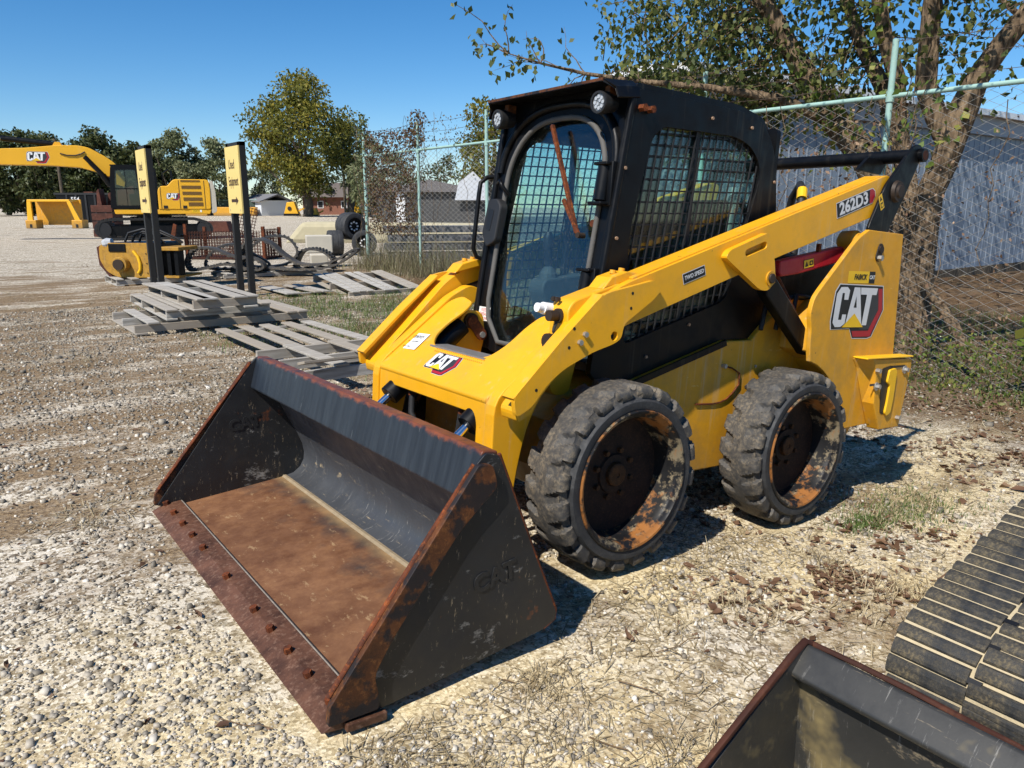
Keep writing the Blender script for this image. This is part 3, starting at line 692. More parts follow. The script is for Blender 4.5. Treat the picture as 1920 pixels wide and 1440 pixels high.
# crossbar, links, braces ----------------------------------------------------
b = MB(); b.cyl((-.985, -.69, 2.0), (-.985, .70, 2.0), .038, n=24); cbx = b.build('torque_tube', BLK, skid, 40)
MB().cyl((-.985, .698, 2.0), (-.985, .702, 2.0), .027, n=20).build('tube_bore', RUST_GRID, cbx)
for s in (1, -1):
    lk = [(-.90, 2.045), (-.655, 1.800), (-.53, 1.557), (-.60, 1.40), (-.74, 1.40), (-.745, 1.559), (-.89, 1.790), (-1.02, 2.03), (-.97, 2.06)]
    b = MB(); b.prism(rounded(lk, .03, 3), s * .656, s * .672); o = b.build('tower_link', BLK, skid, bevel=.003)
    b = MB(); b.prism([(-.80, 1.98), (-.70, 1.90), (-.95, 1.90), (-1.0, 1.97)], s * .45, s * .47); b.build('tube_gusset', BLK, o)
    if s > 0:
        MB().cyl((-.775, .67, 1.78), (-.775, .690, 1.78), .062, .055, 24).build('pivot_boss', GREASE, o, 40)
        MB().cyl((-.775, .69, 1.78), (-.775, .700, 1.78), .038, .030, 16).build('pivot_cap', GREASE, o, 40)
        decal('warning_decal', o, (-.628, .6725, 1.71), (-.75, 0, .5), (.5, 0, .75), [(INK, [rect(-.021, -.045, .021, .045)]), (DYEL, [rect(-.019, -.043, .019, .043)]), (INK, [[(-.012, .008), (.012, .008), (0, .034)], rect(-.012, -.034, .012, -.004)]), (DYEL, [rect(-.007, -.028, .007, -.012)])])
    # black lower link / cylinder
    p0 = Vector((.235, s * .60, 1.225)); p1 = Vector((-.225, s * .60, .86))
    b = MB(); d = (p1 - p0).normalized(); u = Vector((-d.z, 0, d.x))
    prof = [p0 + u * .055, p0 + u * .02 + d * -.05, p0 - u * .055, p1 - u * .05 - d * .10, p1, p1 + u * .045 - d * .08]
    b.prism([(p.x, p.z) for p in prof], s * .585, s * .645); b.build('lower_link', BLK, skid, bevel=.008)
    b = MB(); b.cyl((.10, s * .57, 1.28), (-.30, s * .57, .90), .012, n=8); b.build('link_rod', RUST, skid)
    # red lift arm brace
    rb = [(.145, 1.352), (-.41, 1.456), (-.425, 1.44), (-.440, 1.378), (-.033, 1.296), (.12, 1.276), (.14, 1.29)]
    b = MB(); b.prism(rb, s * .560, s * .615); ra = b.build('arm_brace', REDARM, skid, bevel=.008)
    if s > 0:
        decal('warning_decal', ra, (-.10, .6165, 1.352), (-1, 0, .19), (0, 0, 1), [(INK, [rect(-.045, -.022, .045, .022)]), (DYEL, [rect(-.042, -.020, .042, .020)]), (INK, [[(-.034, -.014), (-.004, -.014), (-.019, .014)], rect(.006, -.012, .036, .012)]), (DYEL, [rect(.014, -.006, .028, .006)])])
        MB().box((-.20, .60, 1.428), (.02, .02, .06)).build('brace_clip', RUST, ra)
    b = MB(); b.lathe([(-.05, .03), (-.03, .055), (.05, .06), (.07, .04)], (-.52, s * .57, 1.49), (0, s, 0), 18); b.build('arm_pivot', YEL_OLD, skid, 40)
# front cross plate ------------------------------------------------------------
def xp(yv, x): return (x, yv, .727 + (1.79 - x) * .82)
def slope_plate():
    t = .014
    n = Vector((.82, 0, 1)).normalized()
    outer = [(-.466, 1.79), (.466, 1.79), (.466, 1.40), (.40, 1.37), (.30, 1.41), (.275, 1.47), (.272, 1.56), (.235, 1.63), (.16, 1.645), (-.16, 1.645), (-.235, 1.63), (-.285, 1.585), (-.29, 1.52), (-.26, 1.44), (-.27, 1.39), (-.40, 1.365), (-.466, 1.40)]
    b = MB(); b.prism(rounded(outer, [0, 0, .03, .03, .02, .04, .04, .04, .03, .03, .04, .04, .04, .03, .03, .03, .03], 3), 0, t, fn=lambda p, a: tuple(Vector(xp(p[0], p[1])) - n * a))
    return b
cp = slope_plate().build('cross_plate', YEL, skid, bevel=.004)
fr = [(-.466, .42), (-.40, .42), (-.40, .55), (-.375, .62), (-.33, .645), (.33, .645), (.385, .63), (.395, .60), (.395, .42), (.466, .42), (.466, .727), (-.466, .727)]
b = MB(); b.prism(rounded(fr, [0, 0, .03, .03, .02, .02, .02, .02, 0, 0, .0, .0], 3), 1.776, 1.790, axis='x'); b.build('front_face', YEL, cp, bevel=.004)
b = MB(); b.cyl((1.774, -.460, .7145), (1.774, .460, .7145), .0205, n=16); b.build('bend', YEL, cp, 60)
nrm = (.634, 0, .773)
cat_logo('logo_decal', cp, Vector(xp(-.01, 1.715)) + Vector(nrm) * .001, (0, 1, 0), (-.773, 0, .634), .225)
decal('paper_label', cp, Vector(xp(-.388, 1.645)) + Vector(nrm) * .001, (0, 1, .06), (-.773, 0, .634),
      [(PAPER, [rect(-.078, -.058, .078, .058)]), (INK, (text_mesh('t', 'U0987029', .030, INK, 0, xscale=.8), 0, .030)), (DGREY, (text_mesh('t', 'EQUIPMENT', .012, DGREY, 0), .015, -.004)), (DRED, [rect(-.05, -.008, -.043, 0)]), (INK, (text_mesh('t', '555-111-8000', .012, INK, 0), -.02, -.042))])
# grip tape tread strip along the notch
b = MB()
for i in range(26):
    for j in range(2):
        p = Vector(xp(-.155 + i * .0155, 1.652 + j * .013)); b.cyl(p, p + Vector(nrm) * .004, .004, .003, 6)
b.build('grip_dots', YEL_OLD, cp)
b = MB(); b.box((1.60, 0, .845), (.10, .46, .012)); b.build('step_plate', STEEL, cp)
for s in (1, -1):
    b = MB(); b.prism(rounded([(1.40, .70), (1.46, .90), (1.38, 1.01), (1.28, 1.0), (1.26, .88), (1.30, .70)], .04), s * .33, s * .40); o = b.build('tilt_pin_lug', YEL, skid, bevel=.006)
    MB().cyl((1.36, s * .31, .955), (1.36, s * .42, .955), .040, n=18).build('pin', GREASE, o, 40)
    b = MB(); b.prism(slot((1.36, .955), (1.30, .885), .030), s * .300, s * .312); b.build('pin_lock', RUST, o, bevel=.002)
    MB().cyl((1.30, s * .29, .885), (1.30, s * .315, .885), .016, n=8).build('bolt', STEEL, o)
    # tilt cylinder
    b = MB(); b.cyl((1.40, s * .345, .93), (1.80, s * .345, .585), .052, n=20); tc = b.build('tilt_cylinder', BLK, skid, 40, bevel=.004)
    MB().cyl((1.80, s * .345, .585), (2.02, s * .345, .40), .020, n=14).build('cylinder_rod', CHROME, tc, 60)
    MB().cyl((1.735, s * .285, .665), (1.735, s * .235, .665), .016, n=10).build('hose_fitting', STEEL, tc)
    MB().tube([(1.735, s * .255, .68), (1.74, s * .225, .66), (1.745, s * .215, .60), (1.75, s * .21, .53), (1.74, s * .17, .47), (1.68, s * .10, .42), (1.60, s * .04, .36)], .016, 8).build('hose', HOSE, tc, 60)
    MB().tube([(1.735, s * .265, .69), (1.738, s * .228, .665), (1.742, s * .217, .61)], .021, 8).build('hose_sleeve', RUST, tc, 60)
b = MB()
for k in range(3): b.tube([(1.50, .30 + k * .035, .66), (1.60, .31 + k * .03, .62), (1.64, .31 + k * .025, .52), (1.62, .30 + k * .02, .40)], .015, 8)
b.build('hydraulic_hoses', HOSE, skid, 60)
# coupler to the bucket
b = MB(); b.prism([(1.90, .08), (2.02, .42), (1.97, .44), (1.84, .10)], -.58, .58); b.prism([(1.70, .16), (1.70, .30), (1.80, .36), (1.92, .30), (1.90, .14)], .40, .47); b.prism([(1.70, .16), (1.70, .30), (1.80, .36), (1.92, .30), (1.90, .14)], -.47, -.40)
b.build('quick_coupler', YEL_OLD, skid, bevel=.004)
MB().tube([(1.80, .535, .45), (1.86, .56, .43), (1.88, .60, .38)], .014, 8).build('coupler_lever', YEL_BRIGHT, skid, 60)
# quick couplers at the arm's nose
b = MB(); b.cyl((1.515, .500, 1.090), (1.565, .500, 1.095), .025, n=16); b.cyl((1.565, .500, 1.095), (1.595, .500, 1.098), .019, n=16); b.build('coupler_cap', WHITE, skid, 40)
b = MB(); b.cyl((1.485, 0.565, 1.070), (1.540, 0.565, 1.070), .030, n=14); b.cyl((1.540, 0.565, 1.070), (1.585, 0.565, 1.070), .022, n=14); b.build('hydraulic_coupler', GREASE, skid, 40)
b = MB(); b.cyl((1.495, 0.550, 0.970), (1.555, 0.550, 0.965), .028, n=14); b.cyl((1.555, 0.550, 0.965), (1.575, 0.550, 0.965), .032, n=14); b.build('hydraulic_coupler', GREASE, skid, 40)
b = MB(); b.prism(rounded([(1.525, .97), (1.53, 1.10), (1.50, 1.135), (1.25, 1.215), (1.20, 1.15), (1.40, 1.0)], .02), .505, .620); b.build('coupler_plate', YEL, skid, bevel=.006)
MB().tube([(1.545, 0.570, 1.040), (1.570, 0.585, 1.010), (1.555, 0.590, 0.975), (1.515, 0.585, 0.990)], .007, 6).build('dust_cap_strap', HOSE, skid)
b = MB(); b.cyl((1.520, 0.525, 1.135), (1.537, 0.525, 1.135), .010, n=6); b.cyl((1.520, 0.550, 1.135), (1.537, 0.550, 1.135), .010, n=6); b.build('bolt', GREASE, skid)

SCREW = mat_plain('rusty_screw', (.34, .22, .14), .6, .2, .3)
# cab -------------------------------------------------------------------------
side = [(1.245, .80), (1.202, 1.252), (1.112, 1.978), (1.09, 2.035), (.36, 2.052), (.20, 2.02), (.105, 1.92), (.06, 1.80), (.02, 1.60), (.01, .945), (.366, .940), (.986, .768), (1.16, .74)]
win = [(1.052, .93), (1.075, 1.42), (.985, 1.845), (.92, 1.903), (.414, 1.928), (.29, 1.90), (.21, 1.83), (.19, 1.76), (.26, 1.50), (.36, 1.14)]
sideR = rounded(side, [.02, .02, .02, .03, .08, .08, .06, .06, .05, 0, 0, 0, 0], 4)
winR = rounded(win, [.03, .05, .06, .05, .08, .05, .05, .05, .06, .06], 4)
cabo = MB().prism(sideR, .438, .470, holes=[winR]).build('cab', BLK, skid, bevel=.004)
def inside(p, poly):
    c = False; j = len(poly) - 1
    for i in range(len(poly)):
        if (poly[i][1] > p[1]) != (poly[j][1] > p[1]) and p[0] < (poly[j][0] - poly[i][0]) * (p[1] - poly[i][1]) / (poly[j][1] - poly[i][1]) + poly[i][0]: c = not c
        j = i
    return c
def clip_seg(p, d, poly):
    """pieces of a line that lie inside a polygon"""
    ts = []
    for i in range(len(poly)):
        a = Vector(poly[i - 1]); e = Vector(poly[i]) - a; det = d.x * -e.y + d.y * e.x
        if abs(det) < 1e-9: continue
        r = a - p; t = (r.x * -e.y + r.y * e.x) / det; u_ = (d.x * r.y - d.y * r.x) / det
        if 0 <= u_ < 1: ts.append(t)
    ts.sort(); return [(ts[i], ts[i + 1]) for i in range(0, len(ts) - 1, 2)]
def grille(y):
    b = MB()
    for d, o, pitch in ((Vector((-.13, 1)), Vector((1, .13)), .048), (Vector((1, -.08)), Vector((.08, 1)), .050)):
        d = d.normalized(); o = o.normalized()
        for k in range(-40, 41):
            p = Vector((.6, 1.4)) + o * (k * pitch)
            for t0, t1 in clip_seg(p, d, winR):
                q0 = p + d * t0; q1 = p + d * t1; yy = y + (.004 if d.y > .5 else -.004)
                b.beam((q0.x, yy, q0.y), (q1.x, yy, q1.y), .007, .0055, up=(0, 1, 0))
    return b
for s in (1, -1):
    if s < 0: MB().prism(sideR, -.470, -.438, holes=[winR]).build('side_wall', BLK, cabo, bevel=.004)
    grille(s * .452).build('window_grille', BLK_PLAST, cabo)
    MB().prism(winR, s * .425, s * .429).build('side_window', GLASS_SIDE, cabo)
    MB().beam((.675, s * .432, .98), (.655, s * .432, 1.93), .02, .035, up=(0, 1, 0)).build('window_divider', BLK_PLAST, cabo)
    for (x, z) in ((1.138, 1.70), (.60, 1.985), (.30, 1.985), (1.155, 1.40), (.07, 1.75), (.045, 1.45), (.9, .87), (.62, 1.02)):
        MB().cyl((x, s * .468, z), (x, s * .478, z), .0075, n=8).build('screw', SCREW, cabo)
    for x in (1.073, 1.022):
        MB().cyl((x, s * .468, 1.957), (x, s * .500, 1.957), .017, n=6).build('bolt', RUST, cabo)
# roof with visor
b = MB(); b.prism(rounded([(1.10, 2.02), (1.09, 2.062), (.40, 2.082), (.20, 2.05), (.14, 2.0)], [.0, .01, .05, .05, .02], 3), -.455, .455)
rf = b.build('roof', BLK, cabo, bevel=.012)
vis = MB(); pr = [(-.478, 2.000), (-.462, 2.045), (-.42, 2.074), (.42, 2.074), (.462, 2.045), (.478, 2.000), (.470, 1.995), (.452, 2.035), (.415, 2.062), (-.415, 2.062), (-.452, 2.035), (-.470, 1.995)]
def visf(p, a): return (1.085 + a * (1.0 if abs(p[0]) < .45 else .75), p[0], p[1] - a * .12)
vis.prism(pr, 0, .175, fn=visf); vis.build('visor', BLK, rf, bevel=.003)
b = MB(); b.beam((1.255, -.42, 2.050), (1.255, .42, 2.050), .012, .014); b.build('visor_lip', RUST_STRIP, rf)
# front frame with arched door opening
fx = lambda z, off=0.0: 1.112 + (1.98 - z) * .123 + off
def front(p, a): return (fx(p[1], a), p[0], p[1])
def arched(wd, top, zb, wb, zn, n=14):
    """outline with arch: half width wd, arch top, bottom zb with half width wb, narrowing below zn"""
    L = [(-wb, zb), (wb, zb), (wd * .93, zb + (zn - zb) * .55), (wd, zn)]
    rr = .30
    L += [(wd * math.cos(t) ** .75 if math.cos(t) > 0 else 0, top - rr + rr * math.sin(t)) for t in [math.pi / 2 * k / n for k in range(n)]]
    R_ = [(-x, z) for x, z in reversed(L[3:])]
    return L + [(0, top)] + R_ + [(-wd * .93, zb + (zn - zb) * .55)]
outer = rounded([(-.30, .80), (.30, .80), (.44, .93), (.468, 1.25), (.468, 2.06), (-.468, 2.06), (-.468, 1.25), (-.44, .93)], [.04, .04, .06, .04, .06, .06, .04, .06], 4)
hole = arched(.372, 1.965, .845, .235, 1.06)
b = MB(); b.prism(outer, -.035, .0, holes=[hole], fn=front); ff = b.build('front_frame', BLK, cabo, bevel=.004)
b = MB(); hp = arched(.362, 1.952, .855, .225, 1.06); b.tube([front(p, .004) for p in hp], .013, 8, closed=True); b.build('door_seal', SEAL, ff, 60)
b = MB(); hp2 = [p for p in arched(.425, 2.012, .84, .26, 1.06, 16) if p[1] > 1.30]; 
b.tube([front(p, .006) for p in hp2], .020, 8); b.build('arch_trim', BLK, ff, 60)
b = MB()
for s in (1, -1): MB().beam(front((s * .452, .98), .004), front((s * .458, 2.0), .004), .03, .035, up=(0, 1, 0)).build('corner_pillar', BLK, ff, bevel=.01)
# door: glass, wiper, latch, handle, hinges
gpoly = arched(.368, 1.958, .85, .232, 1.06)
door = MB().prism(gpoly, -.030, -.026, fn=front).build('door', GLASS, skid)
b = MB(); b.beam(front((-.03, 1.918), .03), front((.262, 1.415), .02), .016, .020, up=(1, 0, 0)); b.build('wiper_blade', RUST, door, bevel=.002)
b = MB(); b.beam(front((.148, 1.566), .035), front((.283, 1.412), .03), .018, .014, up=(1, 0, 0)); b.build('wiper_arm', RUST, door, bevel=.002)
b = MB(); b.cyl(front((.29, 1.405), 0), front((.29, 1.405), .04), .013, n=12); b.build('wiper_pivot', GREASE, door)
for (y, z) in ((.335, 1.60), (.345, 1.46)): MB().cyl(front((y, z), -.01), front((y, z), .012), .016, n=10).build('door_bolt', RUST, door)
for (zc) in (1.63, 1.17):
    b = MB(); b.cyl(front((.395, zc - .075), .035), front((.395, zc + .075), .035), .030, n=16); b.box(front((.425, zc), .01), (.05, .05, .19)); b.box(front((.395, zc - .085), .03), (.08, .085, .014)); b.box(front((.395, zc + .085), .03), (.08, .085, .014))
    b.build('door_hinge', BLK, skid, 40, bevel=.004)
b = MB(); b.prism(rounded([(-.455, 1.40), (-.40, 1.33), (-.33, 1.36), (-.32, 1.54), (-.36, 1.58), (-.44, 1.575)], .02), .0, .05, fn=front); la = b.build('door_latch', BLK_PLAST, skid, bevel=.008)
MB().prism(rounded([(-.425, 1.43), (-.385, 1.41), (-.37, 1.52), (-.415, 1.53)], .012), .049, .052, fn=front).build('latch_recess', INK, la)
b = MB(); b.tube([(1.128, -.475, 1.70), (1.19, -.495, 1.69), (1.225, -.50, 1.66), (1.232, -.50, 1.60), (1.245, -.50, 1.40), (1.25, -.50, 1.32), (1.225, -.50, 1.275), (1.175, -.475, 1.262)], .012, 8); b.build('grab_handle', BLK, skid, 60)
b = MB(); b.tube([front((-.33, 1.60), .0), front((-.335, 1.64), .05), front((-.36, 1.67), .05), front((-.42, 1.66), .02)], .010, 8); b.build('door_handle', BLK, skid, 60)
decal('paper_label', ff, Vector(front((-.385, .985), .0015)), (0, 1, 0), (-.123, 0, 1),
      [(PAPER, [rect(-.050, -.036, .050, .036)]), (PRED, (text_mesh('t', 'KEEP', .026, PRED), .0, .020)), (PRED, (text_mesh('t', 'GREASE', .024, PRED), 0, -.002)), (PRED, (text_mesh('t', 'TO LIVE', .022, PRED), 0, -.024))])
# head lamps
for s in (1, -1):
    c = Vector((1.215, s * .372, 1.968)); ax = Vector((1, s * .05, -.08)).normalized()
    b = MB(); b.cyl(c - ax * .075, c - ax * .02, .036, .046, 22); b.cyl(c - ax * .02, c + ax * .012, .048, n=22); b.lathe([(.012, .048), (.020, .046), (.020, .037), (.010, .036)], c, ax, 22)
    hl = b.build('headlight', BLK_PLAST, skid, 40)
    MB().cyl(c + ax * .008, c + ax * .013, .037, n=22).build('lens', mat_plain('lens_dark', (.16, .17, .18), .2, .2, .2), hl)
    bb = MB()
    e1 = ax.orthogonal().normalized(); e2 = ax.cross(e1)
    for k in range(8):
        a = 2 * math.pi * k / 8; p = c + ax * .0135 + (e1 * math.cos(a) + e2 * math.sin(a)) * .0235; bb.cyl(p, p + ax * .003, .0080, n=10)
    for k in range(2): p = c + ax * .0135 + e1 * (.009 * (1 - 2 * k)); bb.cyl(p, p + ax * .003, .007, n=8)
    bb.build('led', mat_plain('led_grey', (.50, .51, .52), .3, .3, .1), hl)
    MB().box(c - ax * .06 + Vector((0, 0, .045)), (.05, .03, .05)).build('lamp_bracket', RUST_STRIP, hl)
# rear wall, floor and interior of the cab
b = MB(); b.prism(rounded([(-.45, 1.0), (.45, 1.0), (.45, 2.02), (-.45, 2.02)], .03), .03, .06, axis='x', holes=[rounded([(-.37, 1.38), (.37, 1.38), (.36, 1.93), (-.36, 1.93)], .06)]); b.build('rear_wall', BLK, cabo)
MB().prism(rounded([(-.38, 1.37), (.38, 1.37), (.37, 1.94), (-.37, 1.94)], .06), .040, .045, axis='x').build('rear_window', GLASS_SIDE, cabo)
b = MB(); b.box2((.06, -.437, .80), (1.20, .437, .84)); b.box2((.06, -.437, .80), (.10, .437, 1.30)); b.build('cab_floor', GREYPLAST, cabo)
b = MB(); b.prism(rounded([(.78, 1.02), (.80, 1.10), (.70, 1.13), (.40, 1.12), (.30, 1.15), (.20, 1.55), (.16, 1.66), (.11, 1.66), (.13, 1.45), (.18, 1.02)], .03), -.24, .24); b.prism([(.70, .84), (.70, 1.02), (.2, 1.02), (.2, .84)], -.2, .2)
b.build('seat', SEAT, skid, bevel=.03, seg=3)
for s in (1, -1):
    b = MB(); b.prism(rounded([(.95, 1.12), (.93, 1.18), (.62, 1.22), (.40, 1.20), (.40, 1.02), (.90, 1.02)], .03), s * .27, s * .40); b.lathe([(0, .055), (.04, .05), (.07, .03), (.08, .018)], (.86, s * .335, 1.17), (0, 0, 1), 14)
    jb = b.build('control_pod', GREYPLAST, skid, bevel=.01)
    b = MB(); b.tube([(.86, s * .335, 1.22), (.865, s * .335, 1.28), (.88, s * .33, 1.34), (.885, s * .328, 1.40), (.88, s * .327, 1.43)], [.016, .022, .026, .028, .018], 10); b.build('joystick', BLK_PLAST, jb, 60)
MB().box((.98, .30, 1.95), (.14, .25, .10)).build('overhead_panel', GREYPLAST, cabo)

# bucket -------------------------------------------------------------------------
floorp = [(2.606, -.062), (2.30, -.017), (2.06, .020), (2.00, .036), (1.962, .068), (1.944, .108), (1.942, .150), (1.955, .200), (1.985, .262), (2.048, .368), (2.175, .600)]
BW = 1.045
b = MB()
b.strip(list(reversed(floorp[2:])), -BW, BW, -.014); bucket = b.build('bucket', BKT_BACK, skid, smooth=35)
MB().strip([(2.06, .020), (2.30, -.017), (2.60, -.0612)], -BW, BW, -.016).build('bucket_floor', BFLOOR, bucket)
MB().prism([(2.056, .021), (2.066, .0198), (2.056, .029), (2.042, .028)], -BW, BW).build('weld_seam', mat_plain('packed_dirt', (.26, .20, .125), .95, 0, .4, 30, .5), bucket)
MB().prism([(2.728, -.083), (2.66, -.048), (2.592, -.038), (2.590, -.066), (2.66, -.088)], -1.062, 1.062).build('cutting_edge', EDGE_RUST, bucket, bevel=.003)
MB().prism([(2.598, -.046), (2.588, -.0375), (2.574, -.050)], -BW, BW).build('weld_bead', mat_plain('pale_weld', (.20, .17, .14), .8, 0, .7, 40), bucket)
for k, y in enumerate((-1.035, -.883, -.714, -.55, -.377, -.038, .293, .464, .635, .804, .975)):
    if 1 > 0:
        bo = MB(); bo.cyl((2.662, y, -.050), (2.668, y, -.032), .016, .015, 6); bo.build('edge_bolt', RUST, bucket)
plate = [(2.704, -.052), (2.60, -.075), (2.30, -.030), (1.915, .030), (1.866, .052), (1.862, .085), (2.00, .365), (2.150, .680), (2.205, .690), (2.240, .655)]
plateR = rounded(plate, [.01, .02, .05, .04, .02, .03, .0, .02, .01, .01], 3)
strip_p = [(2.244, .662), (2.712, .005), (2.716, -.056), (2.555, -.050), (2.556, .0), (2.575, .06), (2.52, .16), (2.30, .46), (2.165, .585), (2.19, .66)]
for s in (1, -1):
    sp = MB().prism(plateR, s * 1.045, s * 1.058).build('side_plate', BKT_SIDE, bucket, bevel=.002)
    MB().prism(rounded(strip_p, [.01, .01, .01, .01, .03, .05, .05, .05, .02, .02], 3), s * 1.0585, s * 1.080).build('wear_strip', RUST_STRIP, bucket, bevel=.003)
    MB().tube([(p[0], s * 1.0515, p[1]) for p in ((2.243, .657), (2.40, .442), (2.56, .222), (2.706, .02))], .0085, 6).build('edge_weld', RUST, bucket, 60)
    MB().tube([(p[0], s * 1.0515, p[1]) for p in ((1.915, .032), (1.866, .056), (1.864, .09), (2.0, .367), (2.15, .682))], .0075, 6).build('back_weld', RUST, bucket, 60)
    # raised maker's letters on the plate
    tm = text_mesh('raised_lettering', 'CAT', .085, BKT_SIDE, .003, extrude=.0025)
    lo = new_obj('raised_lettering', tm, bucket)
    place(lo, (2.14, s * 1.0595, .27) if s > 0 else (2.27, -1.0435, .335), (-1, 0, .19) if s > 0 else (-1, 0, .15), (.19, 0, 1) if s > 0 else (.15, 0, 1))
    MB().box2((2.66, s * 1.0625, -.088), (2.53, s * 1.088, -.062)).build('skid_shoe', EDGE_RUST, bucket, bevel=.004)
MB().prism(rounded([(2.150, .690), (2.206, .694), (2.212, .684), (2.243, .532), (2.236, .522), (2.150, .535), (2.140, .60)], .006), -1.043, 1.043).build('top_lip', BKT_LIP, bucket, bevel=.004)
# ------------------------------------------------------------------ leaves and trees
def unit(v): return v / np.maximum(np.linalg.norm(v, axis=-1, keepdims=True), 1e-9)
def leaf_mesh(name, P, size, mat, r, tone=None, up=0.3, droop=0.2, wid=0.55, fold=0.15):
    """one folded quad for each leaf"""
    P = np.asarray(P); n = len(P); size = np.broadcast_to(size, (n,)) * r.uniform(.7, 1.25, n)
    d = unit(r.normal(size=(n, 3)) + np.array([0, 0, -droop * 2])); nr = unit(r.normal(size=(n, 3)) + np.array([0, 0, up * 2]))
    sd = unit(np.cross(d, nr)); nr = np.cross(sd, d); s = size[:, None]
    V = np.stack([P, P + d * s * .5 + sd * s * wid * .5 + nr * s * fold, P + d * s, P + d * s * .5 - sd * s * wid * .5 + nr * s * fold], 1).reshape(-1, 3)
    F = np.arange(n * 4).reshape(n, 4)
    t = r.random(n) if tone is None else tone
    return mesh_np(name, V, F, mat, attr=np.repeat(t, 4))
def limb(b, p0, p1, r0, r1, r, bend=.12, n=5, k=7):
    p0 = Vector(p0); p1 = Vector(p1); L = (p1 - p0).length; pts = []; rad = []
    off = Vector(r.normal(size=3)) * L * bend
    for i in range(n + 1):
        t = i / n; pts.append(p0.lerp(p1, t) + off * math.sin(math.pi * t) + Vector(r.normal(size=3)) * L * .015 * (0 < i < n)); rad.append(r0 + (r1 - r0) * t)
    b.tube(pts, rad, k); return pts
FH = Vector((FWD.x, FWD.y, 0)).normalized(); RH = RIGHT
FACE = math.atan2(RH.y, RH.x)
def site(lat, dist, z=0.155):
    """yard axes: metres to the right and metres away, as one walks from the loader's nose across the lot"""
    return Vector((CAM.x + FH.x * dist + RH.x * lat, CAM.y + FH.y * dist + RH.y * lat, z))
def far_tree(lat, dist, H, W, leafmat, nleaf, lsize, label, seed, low=.18, group='trees along the far edge of the lot', name='tree', lean=0, nclus=46, cat='tree'):
    r = np.random.default_rng(seed); base = site(lat, dist)
    t = empty(name, base, 0, label, cat, group)
    C_ = []; cz = H * (low + (1 - low) * .5); hz = H * (1 - low) * .5
    while len(C_) < nclus:
        v = r.uniform(-1, 1, 3)
        if np.linalg.norm(v) < 1:
            v = v / (np.linalg.norm(v) + 1e-6) * (np.linalg.norm(v) ** .55)
            k = 1 - .35 * max(0, v[2]) ** 2 if v[2] > 0 else 1 - .25 * v[2] ** 2
            C_.append((v[0] * W * .46 * k, v[1] * W * .46 * k, cz + v[2] * hz * .94))
    C_ = np.array(C_); cr = r.uniform(.085, .17, nclus) * (H + W) * .5
    which = r.integers(0, nclus, nleaf); g = unit(r.normal(size=(nleaf, 3))) * (r.random((nleaf, 1)) ** .45)
    P = C_[which] + g * cr[which][:, None] * np.array([1, 1, .72]) + r.normal(0, .02 * H, (nleaf, 3)) * .35
    tone = np.clip(r.normal(.5, .22, nleaf) + (r.random(nclus) - .5)[which] * .5, 0, 1)
    new_obj('crown', leaf_mesh('crown', P, lsize, leafmat, r, tone, up=.4), t)
    b = MB(); tr = H * .022 + .06
    top = Vector((0, 0, H * low * 1.6)); limb(b, (0, 0, -.3), top, tr * 1.5, tr, r, .03)
    for k in range(12):
        c = C_[r.integers(0, nclus)]; limb(b, top * r.uniform(.55, 1.0), c, tr * .6, tr * .12, r, .1, 4, 5)
    b.build('trunk', BARK_FAR, t, 60); return t

# ------------------------------------------------------------------ chain link fence along x = -5.17
FX = -5.17; FY0 = -14.62; PITCH = 2.575; NPOST = 8
fence = empty('chain_link_fence', (FX, FY0, 0), 0, 'chain link fence with mint green posts and barbed wire behind the loader', 'fence')
def fgz(y): return gz(FX, y)
RAILZ = 2.80
for i in range(NPOST):
    y = PITCH * i; g0 = fgz(FY0 + y)
    b = MB(); b.cyl((0, y, g0 - .1), (0, y, 3.38 if i != 7 else 3.38), .042 if i == 0 else .034, n=12)
    pst = b.build('post', GREENPOST, fence, 40)
    MB().cyl((0, y, RAILZ - .06), (0, y, RAILZ + .05), .046, n=12).build('post_band', GREENPOST, pst, 40)
L_ = PITCH * (NPOST - 1)
MB().cyl((0, 0, RAILZ), (0, L_, RAILZ), .026, n=12).build('top_rail', GREENPOST, fence, 40)
def chain_mesh(y0, y1, dz=.050, rad=.0043):
    r = np.random.default_rng(3); ys = np.arange(y0, y1, dz * 2); Vs = []; Fs = []; o = 0
    for k, yc in enumerate(ys):
        zb = fgz(FY0 + yc) - .02; nseg = int((RAILZ - zb) / dz); zz = RAILZ - np.arange(nseg + 1) * dz
        yy = yc + np.where((np.arange(nseg + 1) + k) % 2 == 0, -dz, dz) * 1.03
        xx = .012 * np.sin(zz * 1.7 + yc * .6) + .02 * np.sin(yc * 1.1) + np.where(np.arange(nseg + 1) % 2 == 0, -.003, .003)
        P = np.stack([xx, yy, zz], -1); m_ = nseg + 1
        for a in range(3):
            an = a * 2 * math.pi / 3; Vs.append(P + np.array([math.cos(an), math.sin(an), 0]) * rad)
        i0 = np.arange(m_ - 1)
        for a in range(3):
            c = (a + 1) % 3; Fs.append(np.stack([o + a * m_ + i0, o + c * m_ + i0, o + c * m_ + i0 + 1, o + a * m_ + i0 + 1], -1))
        o += 3 * m_
    return mesh_np('chain_link', np.concatenate(Vs), np.concatenate(Fs), GALV)
cl = new_obj('chain_link', chain_mesh(.05, L_), fence); cl['kind'] = 'stuff'
